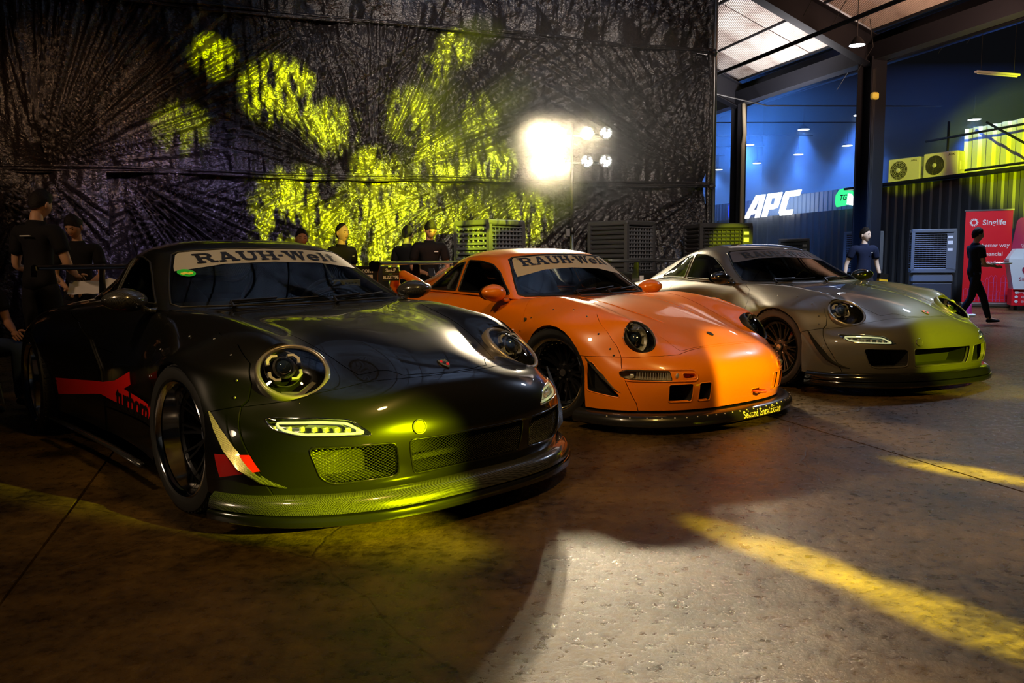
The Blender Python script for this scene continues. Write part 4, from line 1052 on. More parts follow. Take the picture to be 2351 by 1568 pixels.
    ws = mq([(-.655,.866),(0,.860),(.655,.866),(.690,.880),(.633,.972),(.571,1.070),(.526,1.136),(.488,1.153),(.41,1.160),(.25,1.170),(0,1.176),(-.25,1.170),(-.41,1.160),(-.488,1.153),(-.526,1.136),(-.571,1.070),(-.633,.972),(-.690,.880)])
    cw = lambda c: c.x > -1.2
    G.cut(ff, ws, 10, cond=cw, minn=.2)
    sw = round_poly(mp([(-.80,.880),(-.96,.950),(-1.12,1.035),(-1.26,1.098),(-1.41,1.127),(-1.585,1.133),(-1.555,.890)]), .02)
    qw = round_poly(mp([(-1.60,.892),(-1.635,1.122),(-1.75,1.105),(-1.90,1.045),(-2.02,.965),(-2.08,.900),(-2.06,.892)]), .02)
    for sg in (-1, 1):
        cs = lambda c, sg=sg: c.y*sg > .3
        G.cut(FR_SIDE(sg), sw, 11 if sg < 0 else 12, cond=cs, minn=.01); G.cut(FR_SIDE(sg), qw, 13 if sg < 0 else 14, cond=cs, minn=.01)
    rw = round_poly([(-1.93,-.33),(-1.93,.33),(-2.05,.38),(-2.35,.40),(-2.42,.36),(-2.44,0),(-2.42,-.36),(-2.35,-.40),(-2.05,-.38)], .03)
    G.cut(FR_TOP, rw, 15, minn=.2)
    G.extract(0, 'roof_panel', P, car, liner=(MATS['interior'], .02))
    wg = MATS['window_glass_clear']
    G.extract(10, 'windscreen', wg, car, wall=False)
    for pid, nm in ((11,'side_window'),(12,'side_window'),(13,'quarter_window'),(14,'quarter_window'),(15,'rear_window')): G.extract(pid, nm, wg, car, wall=False)
    seam(G, ff, ws, 'windscreen_seal', MATS['rubber'], car, .009, closed=True)
    for sg in (-1, 1):
        seam(G, FR_SIDE(sg), sw, 'window_seal', MATS['rubber'], car, .008, closed=True); seam(G, FR_SIDE(sg), qw, 'window_seal', MATS['rubber'], car, .008, closed=True)
        # raised gutter along the roof rail
    G2 = Surf(G993, 6, 6)
    st = mq([(-.585,1.005),(-.3,1.058),(0,1.070),(.3,1.058),(.585,1.005),(.556,1.070),(.512,1.133),(.486,1.148),(.41,1.155),(.25,1.165),(0,1.171),(-.25,1.165),(-.41,1.155),(-.486,1.148),(-.512,1.133),(-.556,1.070)])
    G2.cut(ff, st, 90, cond=cw, minn=.2)
    sun_strip(G2, car, 0, 0, 0, tm=1.088, th=.060, asp=1.85, m=MATS['strip_cream']); G2.bm.free()
    interior(car, .80, wy=.63)
    roll_cage(car, MATS['cage'], 1.10, .46)
    wipers(G, car, .86, (((-.16,.825),(.30,.86)), ((.18,.825),(.58,.855))))
    # front openings
    for sg, nm, poly, dp in H:
        if dp < 0:
            fr = FR_SIDE(sg); d_ = duct(S, fr, poly, .06, nm, car); seam(S, fr, poly, 'vent_rim', P, d_, .004, closed=True, off=.008); continue
        d_ = duct(S, ff, poly, dp, nm, car, P if nm == 'brake_duct' else (MATS['lamp_back'] if nm == 'indicator_lamp' else None))
        if nm != 'indicator_lamp': seam(S, ff, poly, 'opening_rim', P, d_, .004, closed=True, off=-.001)
        if nm == 'indicator_lamp':
            V = [S.cast(ff, p, .002)[0] for p in poly]; c = S.cast(ff, (sg*.68,.362), .004)[0]
            mesh_obj('lamp_lens', V+[c], [(i, (i+1)%len(V), len(V)) for i in range(len(V))], MATS['lamp_glass'], d_, smooth=True)
            q = MB()
            for k in range(13):
                y = .585+k*.006*1.9; q.box(S.cast(ff, (sg*y,.362), -.012)[0], (.004,.003,.045))
            q.obj('lens_ribs', MATS['bright_reflector'], d_).__setitem__('kind', 'stuff')
            q = MB(); p = S.cast(ff, (sg*.74,.365), -.03)[0]; q.lathe([(.0,.012),(.012,.006),(.016,-.01)], 14, frame_T(p, Vector((0,1,0)), Vector((0,0,1)), Vector((1,0,0)))); q.obj('bulb', MATS['bright_reflector'], d_, smooth=True)
            seam(S, ff, poly, 'lamp_rim', MATS['rubber'], d_, .003, closed=True)
            p = S.cast(ff, (sg*.536,.361), .001)[0]
            MB().lathe([(0,.006),(.010,.006),(.013,.002),(.016,.004),(.018,-.004)], 20, frame_T(p, Vector((0,1,0)), Vector((0,0,1)), Vector((.85,sg*.5,0)).normalized())).obj('fog_lamp', MATS['bright_reflector'], car, smooth=True, sharp=30)
            ring = round_poly([(sg*.415,.328),(sg*.76,.328),(sg*.80,.345),(sg*.80,.387),(sg*.76,.400),(sg*.415,.393)], .03)
            seam(S, ff, ring, 'lamp_surround', P, car, .006, closed=True, off=.0)
    MB().tube([(.82,.09,.215),(.95,.095,.213),(.975,.13,.213),(.95,.165,.213),(.82,.15,.215)], .008, 8).obj('tow_hook', MATS['tow_red'], car, smooth=True)
    for sg in (-1, 1):
        headlight(S, sg, (.545,.60,.595), (.84,.17,.52),   .104, .124, car, MATS['rubber'], ring=.010, style='993')
        mirror_part(S, sg, car, P, P, (-.74,.845,.845), (.10,.115,.068))
        pts = [(.345,.895,.462),(.40,.875,.41),(.47,.835,.34),(.54,.785,.275),(.61,.72,.225),(.67,.65,.195),(.71,.58,.185)]
        pts = [(x, sg*y, z) for x, y, z in pts]
        dirs = [[(-.1,sg*1,-.1)]*4+[(.1,sg*1,-.12)]*3, [(.8,0,.6)]*3+[(.5,sg*.2,.8)]*4]
        curve_blade(pts, [.006,.018,.032,.042,.042,.028,.006], .005, 'canard', MATS['carbon'], car, dirs)
        for (x, z) in ((-.36,.60),(-.27,.69),(-.10,.75),(.08,.755),(.22,.72),(.36,.62),(.45,.53),(.48,.49)):
            p, n = S.cast(FR_SIDE(sg), (x, z-.015), .014); u = n.orthogonal().normalized()
            MB().lathe([(0,.004),(.004,.003),(.007,0)], 8, frame_T(p, u, n.cross(u), n)).obj('flare_bolt', MATS['chrome'], car, smooth=True)
        p, n = S.cast(FR_SIDE(sg), (-.33,.655), .002)
        MB().box(S.cast(FR_SIDE(sg), (-.355,.66), .004)[0], (.034,.008,.036), bev=.004).obj('side_badge', MATS['gold'], car)
        for (x, r, y0, y1) in ((0,.335,.42,.80),(-2.29,.345,.42,.88)):
            MB().lathe([(0,0),(r,0),(r,y1-y0-.02)], 24, T4((x, sg*y0, .325), Rx(-sg*PI/2))).obj('wheel_arch_liner', MATS['duct'], car)
        make_wheel(car, (0, sg*.872, .315), sg, steer=.17, R=.315, rim=.248, **wheel_kw)
        kw = dict(wheel_kw); kw.update(width=.33)
        make_wheel(car, (-2.29, sg*.985, .32), sg, R=.32, rim=.248, **kw)
        MB().tube([(-.42,sg*.90,.125),(-.9,sg*.90,.13),(-1.5,sg*.93,.135),(-1.92,sg*.97,.14)], .02, 8, flat=.6).obj('sill_blade', MATS['carbon'], car, smooth=True)
    # small oval hood emblem and the recessed cowl vent
    p, n = S.cast(FR_TOP, (.615,0), .002); u = Vector((0,1,0)); T = frame_T(p, u, n.cross(u), n)
    MB().prism(ell(.020,.026,20), .004, T).obj('hood_emblem', MATS['black_print'], car)
    vent = [(-.40,.20),(-.40,-.26),(-.435,-.28),(-.47,-.26),(-.47,.20)]
    V = [S.cast(FR_TOP, q, .0025)[0] for q in vent]; mesh_obj('cowl_vent', V, [tuple(range(5))], MATS['duct'], car)
    for sg in (-1, 1):
        MB().tube(drape_line(S, FR_TOP, [(-.42,sg*.28),(-.2,sg*.30),(.1,sg*.28),(.4,sg*.22)], .0), [.012]+[.009]*(len(drape_line(S, FR_TOP, [(-.42,sg*.28),(-.2,sg*.30),(.1,sg*.28),(.4,sg*.22)], .0))-2)+[.001], 8, flat=.3).obj('hood_crease', P, car, smooth=True)
    # broad rolled splitter with a line of rivets and its lettering
    out = [(.955,0),(.95,.2),(.915,.42),(.845,.60),(.75,.735),(.64,.83),(.50,.895),(.37,.925),(.27,.93)]
    prof = [(-.12,.125),(-.05,.128),(-.02,.12),(.0,.105),(.012,.08),(.010,.055),(-.005,.045),(-.15,.042)]
    lip = sweep_lip(out, prof, 'splitter', MATS['lip_satin'], car)
    bm = bmesh.new(); bm.from_mesh(lip.data); lt = BVHTree.FromBMesh(bm); bm.free()
    def on_lip(y, z, off=.002):
        h = lt.ray_cast(Vector((3, y, z)), Vector((-1,0,0))); return (h[0]+h[1]*off, h[1]) if h[0] else (None, None)
    for k in range(26):
        y = -.88+1.76*k/25; p, n = on_lip(y, .108)
        if p is None: continue
        u = n.orthogonal().normalized(); MB().lathe([(0,.003),(.004,.002),(.005,-.001)], 6, frame_T(p, u, n.cross(u), n)).obj('splitter_rivet', MATS['white_print'], lip)
    V, F = text_mesh('Sekund Entwicklung', .062, .0012, 1.0); W = []
    for v in V:
        y = .13+v.x*.86; p, n = on_lip(y, .078+v.y*1.0, .0015); W.append(p if p is not None else Vector((.9,y,.08)))
    mesh_obj('lettering', W, F, MATS['cream_print'], lip)
    MB().box((-1.2,0,.16), (3.6,1.05,.03)).obj('floor_pan', MATS['duct'], car); MB().box((-1.15,0,.16), (1.55,1.5,.03)).obj('floor_pan', MATS['duct'], car)
    # rear wing with stickered end plates, and the looped tail duct in body colour
    wg_ = rear_wing(car, MATS['wing'], -2.62, .86, 1.06, chord=.28, h=.20, ep=.55)
    for sgn in (-1,):
        T = frame_T((-2.56, -.872, 1.085-.055), Vector((1,0,0)), Vector((0,0,1)), Vector((0,-1,0)))
    T = frame_T((-2.40, -.84, .985), Vector((.35,.94,0)).normalized(), Vector((0,0,1)), Vector((.94,-.35,0)).normalized())
    for i, (tx, dz) in enumerate((('SlamUP', .02), ('BLZZTYPE', -.045))):
        pl = MB().box(T @ Vector((.02,dz,0)), (.005,.15,.058), Rz(math.atan2(-.35,.94))).obj('sponsor_plate', MATS['plastic_black'], wg_)
        V, F = text_mesh(tx, .042, .001, .9); mesh_obj('lettering', [T @ Vector((.02+v.x*.8, dz+v.y, .0035)) for v in V], F, MATS['white_print'], pl)
    for sg in (-1, 1):
        lp = [(-2.05,sg*.60,.80),(-2.20,sg*.66,.90),(-2.36,sg*.70,.965),(-2.52,sg*.70,.955),(-2.62,sg*.66,.87),(-2.60,sg*.62,.79),(-2.40,sg*.60,.775),(-2.2,sg*.58,.77)]
        MB().tube(lp, [.045,.04,.038,.042,.05,.05,.05,.05], 12, closed=True).obj('tail_loop', P, car, smooth=True)
    MB().box((-2.5,0,.80), (.5,1.25,.09), bev=.04).obj('engine_lid', P, car)
    S.bm.free(); G.bm.free()
    return car
# ------------------------------------------------------------------ people
def skin_mesh(chains, sub=1):
    """chains: list of [(point, rx, ry)], joined where points coincide -> evaluated mesh data"""
    bm = bmesh.new(); sl = bm.verts.layers.skin.verify(); idx = {}
    def vert(p, rx, ry):
        k = tuple(round(c, 4) for c in p)
        if k in idx: return idx[k]
        v = bm.verts.new(p); v[sl].radius = (rx, ry); idx[k] = v; return v
    first = []
    for ch in chains:
        vs = [vert(*c) for c in ch]
        for a, b in zip(vs, vs[1:]):
            if a is not b and not bm.edges.get((a, b)): bm.edges.new((a, b))
    # one root for each island
    seen = set()
    for v in list(bm.verts):
        if v in seen: continue
        v[sl].use_root = True; st = [v]
        while st:
            q = st.pop()
            if q in seen: continue
            seen.add(q); st += [e.other_vert(q) for e in q.link_edges]
    me = D.meshes.new('t'); bm.to_mesh(me); bm.free(); o = D.objects.new('t', me); COL.objects.link(o)
    md = o.modifiers.new('k', 'SKIN'); md.use_smooth_shade = True; md.branch_smoothing = .6
    s_ = o.modifiers.new('s', 'SUBSURF'); s_.levels = s_.render_levels = sub
    bpy.context.view_layer.update()
    out = D.meshes.new_from_object(o.evaluated_get(bpy.context.evaluated_depsgraph_get()))
    D.objects.remove(o); D.meshes.remove(me)
    return out
def head_mesh(bm, T, s):
    NU, NV = 28, 20; V = []
    for j in range(NV+1):
        th = PI*j/NV
        for k in range(NU):
            ph = 2*PI*k/NU; x = math.sin(ph)*math.sin(th); y = -math.cos(ph)*math.sin(th); z = math.cos(th)   # ph=0 is the face (-y)
            X, Y, Z = x*.074, y*.094, z*.118
            if z < -.1: f = 1-.34*min(1, (-z-.1)/.8); X *= f; Y = Y*(1-.12*min(1, (-z-.1)/.8)) if y < 0 else Y*(1-.5*(-z))
            if y < 0:
                fr = -y
                nose = math.exp(-((x/.16)**2))*math.exp(-(((z+.14)/.17)**2)); Y -= .022*nose*fr
                eye = math.exp(-(((abs(x)-.42)/.17)**2))*math.exp(-(((z-.06)/.12)**2)); Y += .010*eye
                brow = math.exp(-(((z-.22)/.08)**2))*math.exp(-((x/.6)**4)); Y -= .004*brow
                lip = math.exp(-((x/.28)**2))*math.exp(-(((z+.46)/.06)**2)); Y -= .007*lip
                chin = math.exp(-((x/.3)**2))*math.exp(-(((z+.80)/.16)**2)); Y -= .010*chin
            V.append(T @ (Vector((X, Y, Z))*s))
    vs = [bm.verts.new(v) for v in V]
    for j in range(NV):
        for k in range(NU):
            q = [vs[j*NU+k], vs[j*NU+(k+1)%NU], vs[(j+1)*NU+(k+1)%NU], vs[(j+1)*NU+k]]
            try: bm.faces.new(q).smooth = True
            except ValueError: pass
    for sx in (-1, 1):       # ears
        c = Vector((sx*.074, .008, -.005)); vs = []
        for j in range(7):
            for k in range(10):
                th = PI*j/6; ph = 2*PI*k/10
                vs.append(bm.verts.new(T @ ((c+Vector((math.cos(th)*.009*sx+.004*sx, math.cos(ph)*math.sin(th)*.018, math.sin(ph)*math.sin(th)*.031)))*s)))
        for j in range(6):
            for k in range(10): bm.faces.new([vs[j*10+k], vs[j*10+(k+1)%10], vs[j*10+10+(k+1)%10], vs[j*10+10+k]]).smooth = True
def person(label, loc, rz, H=1.65, skin=(.55,.32,.2), shirt=(.01,.01,.012), pants=(.012,.012,.016), hair=(.01,.008,.007), pose={}, tilt=(0,0,0), hairstyle='short', logo=None, shoes=(.02,.02,.02), back_print=None, group=None):
    s = H/1.72; root = thing('person', label, 'person', loc, rz, group=group)
    J = dict(pel=(0,0,.94), sp=(0,0,1.12), ch=(0,.0,1.30), tr=(0,.008,1.425), nk=(0,.005,1.475), hb=(0,-.005,1.52),
             shL=(.175,0,1.405), shR=(-.175,0,1.405), elL=(.225,.03,1.12), elR=(-.225,.03,1.12), wrL=(.235,-.05,.87), wrR=(-.235,-.05,.87),
             hiL=(.09,0,.90), hiR=(-.09,0,.90), knL=(.105,-.02,.50), knR=(-.105,-.02,.50), anL=(.11,.03,.09), anR=(-.11,.03,.09), toL=(.125,-.13,.035), toR=(-.125,-.13,.035))
    J.update(pose); J = {k: Vector(v)*s for k, v in J.items() if k not in ('curl','sideL','sideR')}
    sm = mat('skin_%d' % int(skin[0]*100), skin, .5, spec=.4); hm = mat('hair', hair, .7, spec=.25, bump=(60,.6,.01)); 
    cm = lambda c: mat('cloth_%d_%d_%d' % tuple(int(q*200) for q in c), c, .85, spec=.2)
    ch = [[(J['pel'],.13*s,.095*s),(J['sp'],.12*s,.09*s),(J['ch'],.145*s,.10*s),(J['tr'],.088*s,.068*s),(J['nk'],.054*s,.056*s),(J['hb'],.048*s,.052*s),(J['hb']+Vector((0,0,.05*s)),.045*s,.05*s)]]
    for S_ in 'LR':
        sx = 1 if S_ == 'L' else -1
        sh, el, wr = J['sh'+S_], J['el'+S_], J['wr'+S_]
        ch.append([(J['ch'],.145*s,.10*s),(sh,.058*s,.058*s),((sh+el)/2,.046*s,.046*s),(el,.038*s,.038*s),((el*.55+wr*.45),.036*s,.036*s),(wr,.025*s,.021*s)])
        hi, kn, an, to = J['hi'+S_], J['kn'+S_], J['an'+S_], J['to'+S_]
        ch.append([(J['pel'],.13*s,.095*s),(hi,.088*s,.088*s),((hi+kn)/2,.075*s,.075*s),(kn,.055*s,.055*s),(kn*.6+an*.4,.052*s,.052*s),(an,.036*s,.036*s),(to,.036*s,.025*s)])
        # hand: palm and five fingers
        d = (wr-el).normalized(); side = Vector(pose.get('side'+S_, (0,-1,0))); side = (side-d*side.dot(d)).normalized(); nrm = d.cross(side)*(1 if S_ == 'L' else -1)
        pm = wr+d*.075*s
        ch.append([(wr-d*.01*s,.024*s,.02*s),(wr+d*.035*s,.036*s,.018*s),(pm,.038*s,.015*s)])
        for fi, (o, L) in enumerate(((.030,.068),(.010,.078),(-.010,.072),(-.028,.056))):
            b = wr+d*.055*s+side*o*s; cl = pose.get('curl', .5)
            p1 = b+d*L*.45*s; p2 = p1+(d*math.cos(cl)-nrm*math.sin(cl))*L*.35*s; p3 = p2+(d*math.cos(cl*1.8)-nrm*math.sin(cl*1.8))*L*.3*s
            ch.append([(b,.010*s,.010*s),(p1,.0095*s,.0095*s),(p2,.0085*s,.0085*s),(p3,.007*s,.007*s)])
        b = wr+d*.025*s+side*.028*s; p1 = b+(side*.8+d*.5-nrm*.3).normalized()*.035*s; p2 = p1+(side*.35+d*.8-nrm*.4).normalized()*.030*s
        ch.append([(b,.013*s,.013*s),(p1,.011*s,.011*s),(p2,.008*s,.008*s)])
    me = skin_mesh(ch, 1)
    bm = bmesh.new(); bm.from_mesh(me); D.meshes.remove(me)
    Rh = Matrix.Rotation(tilt[2], 3, 'Z') @ Matrix.Rotation(tilt[0], 3, 'X') @ Matrix.Rotation(tilt[1], 3, 'Y')
    hc = J['hb']+Rh @ Vector((0,-.012,.098))*s
    T = Matrix.Translation(hc) @ Rh.to_4x4()
    # clothing: the same surface, offset outwards, cut cleanly at neckline, sleeve, waist and hem
    bm.normal_update()
    def segd(p, a, b):
        ab = b-a; t = max(0, min(1, (p-a).dot(ab)/max(ab.length_squared, 1e-9))); return (p-a-ab*t).length, t
    neck_z = J['nk'].z-.012*s
    def region(p):
        best = (segd(p, J['pel'], J['tr'])[0]-.05*s, 'torso', 0)
        for S_ in 'LR':
            for a, b, nm in (('sh','el','uarm'),('el','wr','farm'),('hi','kn','thigh'),('kn','an','shin'),('an','to','foot')):
                d, t = segd(p, J[a+S_], J[b+S_])
                if d < best[0]: best = (d, nm, t)
            d, t = segd(p, J['wr'+S_], J['wr'+S_]+(J['wr'+S_]-J['el'+S_])*.7)
            if d < best[0]: best = (d, 'hand', t)
        return best
    up = (J['ch']-J['pel']).normalized()
    sh_f = []; pa_f = []
    for f in bm.faces:
        p = f.calc_center_median(); r_, nm, t = region(p)
        if (p-hc).length < .155*s and p.z > J['nk'].z-.02*s: continue
        hgt = (p-J['pel']).dot(up)
        if nm == 'torso' and p.z < neck_z and hgt > -.05*s: sh_f.append((f, .015*s))
        elif nm == 'uarm' and t < .66: sh_f.append((f, .020*s))
        if (nm == 'torso' and hgt <= .02*s) or nm == 'thigh' or (nm == 'shin' and t < .96): pa_f.append((f, .012*s))
    def garment(name, FF, m_):
        fs = [f for f, o_ in FF]; off = {}
        for f, o_ in FF:
            for v in f.verts: off[v] = max(off.get(v, 0), o_)
        ix = {v: i for i, v in enumerate(off)}
        me = D.meshes.new(name); me.from_pydata([tuple(v.co+v.normal*off[v]) for v in off], [], [[ix[v] for v in f.verts] for f in fs]); me.update(); me.shade_smooth(); me.materials.append(m_)
        o_ = link(D.objects.new(name, me), root); md = o_.modifiers.new('thickness', 'SOLIDIFY'); md.thickness = .008*s; md.offset = -1
        return o_
    garment('shirt', sh_f, cm(shirt)); garment('trousers', pa_f, cm(pants))
    head_mesh(bm, T, s)
    bm_obj('body', bm, sm, root, smooth=True)
    # face details
    for sx in (-1, 1):
        MB().lathe([(0,.002),(.004,.0015),(.006,-.002)], 10, T @ T4(Vector((sx*.031,-.083,.008))*s, Rx(PI/2))).obj('eye', mat('eye', (.02,.015,.012), .2), root, smooth=True)
        P = [T @ (Vector((sx*x, y, z))*s) for x, y, z in ((.014,-.096,.026),(.03,-.094,.032),(.046,-.083,.028))]
        MB().tube(P, .0022*s, 5).obj('eyebrow', hm, root)
    P = [T @ (Vector((x, y, z))*s) for x, y, z in ((-.020,-.080,-.054),(0,-.0925,-.053),(.020,-.080,-.054))]
    MB().tube(P, .0034*s, 6).obj('mouth', mat('lips', (skin[0]*.5, skin[1]*.35, skin[2]*.35), .5), root, smooth=True)
    # hair cap
    V = []; F = []; NU, NV = 28, 14
    for j in range(NV+1):
        for k in range(NU):
            ph = 2*PI*k/NU; back = (1+math.cos(ph-PI))/2
            lim = .29+.41*back if hairstyle != 'bun' else .36+.34*back
            if hairstyle == 'fringe': lim += .07*(1-back)
            if hairstyle == 'receding': lim -= .10*(1-back)
            th = PI*lim*j/NV; n_ = 1+.07*mnoise.noise(Vector((math.cos(ph)*6, math.sin(ph)*6, th*7+H*7)))*1.4*(1 if j < NV else 0)
            x = math.sin(ph)*math.sin(th); y = -math.cos(ph)*math.sin(th); z = math.cos(th)
            g = (1.12 if hairstyle != 'receding' else 1.05)+.06*max(0, z); g = 1+(g-1)*(1-(j/NV)**4)
            V.append(T @ (Vector((x*.076*g*n_, y*.095*g*n_, z*.118*g*n_+.002))*s))
    for j in range(NV):
        for k in range(NU): F.append((j*NU+k, j*NU+(k+1)%NU, (j+1)*NU+(k+1)%NU, (j+1)*NU+k))
    mesh_obj('hair', V, F, hm, root, smooth=True)
    if hairstyle == 'bun':
        MB().lathe([(0,.035),(.025,.028),(.036,0),(.025,-.028),(0,-.035)], 14, T @ T4(Vector((0,.115,.02))*s)).obj('hair_bun', hm, root, smooth=True)
    for S_ in 'LR':
        an, to = J['an'+S_], J['to'+S_]; dd = (to-an); dd.z = 0; dd.normalize()
        me = skin_mesh([[(an-dd*.05*s-Vector((0,0,.045*s)),.038*s,.03*s),(an+dd*.02*s-Vector((0,0,.03*s)),.046*s,.045*s),(to,.046*s,.028*s),(to+dd*.05*s,.036*s,.02*s)]], 1)
        me.materials.append(cm(shoes)); link(D.objects.new('shoe', me), root)
    if logo:
        MB().box(J['ch']+Vector((.07*s,-.138*s,.02*s)), (.05*s*logo,.006,.014*s*logo)).obj('chest_logo', MATS['white_print'], root)
    if back_print:
        MB().box(J['ch']+Vector((0,.122*s,.05*s)), (.10*s,.016,.008*s)).obj('back_print', MATS['white_print'], root)
    return root, J, T
# ------------------------------------------------------------------ numpy value noise for sheets
def vnoise(x, y, seed=0):
    xi = np.floor(x).astype(np.int64); yi = np.floor(y).astype(np.int64); xf = x-xi; yf = y-yi
    def h(a, b):
        n = (a*374761393+b*668265263+seed*2147483647) & 0xffffffff; n = ((n ^ (n >> 13))*1274126177) & 0xffffffff
        return ((n ^ (n >> 16)) & 0xffff)/65535.*2-1
    u = xf*xf*(3-2*xf); v = yf*yf*(3-2*yf)
    return (h(xi,yi)*(1-u)+h(xi+1,yi)*u)*(1-v)+(h(xi,yi+1)*(1-u)+h(xi+1,yi+1)*u)*v
CP0 = Vector((3.7, 15.0, 0)); CD = Vector((.944, .33, 0)).normalized(); CN = Vector((.33, -.944, 0)).normalized()
def cpt(s, z, off=0.): return CP0+CD*s+CN*off+Vector((0,0,z))
def smooth(a, b, t): q = np.clip((t-a)/(b-a), 0, 1); return q*q*(3-2*q)
def sheet(name, label, s0, s1, z0, z1, res, gathers, m, seed, tilt=0., off0=0., group=None, bottom=None):
    ns = int((s1-s0)/res); nz = int((z1-z0)/res)
    s, z = np.meshgrid(np.linspace(s0, s1, ns+1), np.linspace(z0, z1, nz+1))
    top = np.zeros_like(s)
    # billow and creases
    h = .10*vnoise(s*.45, z*.5, seed)+.05*vnoise(s*1.1, z*.9, seed+1)
    w_ = s+.25*vnoise(s*.7, z*.6, seed+2)+tilt*z
    h += .045*(1-np.abs(vnoise(w_*5.5, z*.8, seed+3)))**2+.020*(1-np.abs(vnoise(w_*11, z*1.6, seed+4)))**2
    h += .004*(1-np.abs(vnoise(w_*16+z*3, z*9, seed+5)))**2
    for (gs, gz, R, K, A, lo, hi) in gathers:
        dx = s-gs; dz = z-gz; r = np.hypot(dx, dz)+1e-4; th = np.degrees(np.arctan2(dz, dx))
        sec = smooth(lo-14, lo+4, th)*smooth(-(hi+14), -(hi-4), -th)
        kk = np.radians(th)*K; fold = (1-np.abs(vnoise(kk, r*.6+gs*3, seed+9)))**2
        wgt = np.exp(-(r/R)**2)*smooth(.0, .25, r)*sec
        h = h*(1-.75*wgt*1.0)+1.7*A*(fold-.4)*wgt*np.minimum(r*1.6, 1.)
        h -= .16*np.exp(-(r/.28)**2)
    P = (np.array(CP0)[None,None,:]+np.array(CD)[None,None,:]*s[...,None]+np.array(CN)[None,None,:]*(h+off0)[...,None]); P[...,2] = z
    V = P.reshape(-1, 3); i = np.arange(nz)[:,None]*(ns+1)+np.arange(ns)[None,:]; F = np.stack([i, i+1, i+ns+2, i+ns+1], -1).reshape(-1, 4)
    me = D.meshes.new(name); me.vertices.add(len(V)); me.vertices.foreach_set('co', V.ravel()); me.loops.add(F.size); me.loops.foreach_set('vertex_index', F.ravel().astype(np.int32))
    me.polygons.add(len(F)); me.polygons.foreach_set('loop_start', np.arange(0, F.size, 4, dtype=np.int32)); me.update(calc_edges=True); me.shade_smooth(); me.materials.append(m)
    o = link(D.objects.new(name, me)); tag(o, label, 'curtain', group); return o
base_mats()
mat('guide', (.9,.9,.85), .25, emit=(.9,1,.5), estr=.35); mat('lip_gloss', (.008,.008,.008), .14, coat=1); mat('wing', (.008,.008,.009), .22, coat=1)
mat('lip_satin', (.02,.02,.02), .28, .3, coat=.6); mat('strip_cream', (.50,.45,.36), .55); mat('cream_print', (.8,.72,.4), .5); mat('tow_red', (.75,.08,.01), .3); mat('cage', (.3,.3,.3), .4)
mat('rim_satin', (.30,.30,.33), .18, 1.); mat('rim_dark', (.03,.03,.032), .22, .9); mat('strip_smoke', (.10,.10,.13), .3)
glass('window_glass_clear', (.72,.76,.74), .78, .01, 1.1)
mat('lamp_back', (.62,.52,.34), .3, .3)
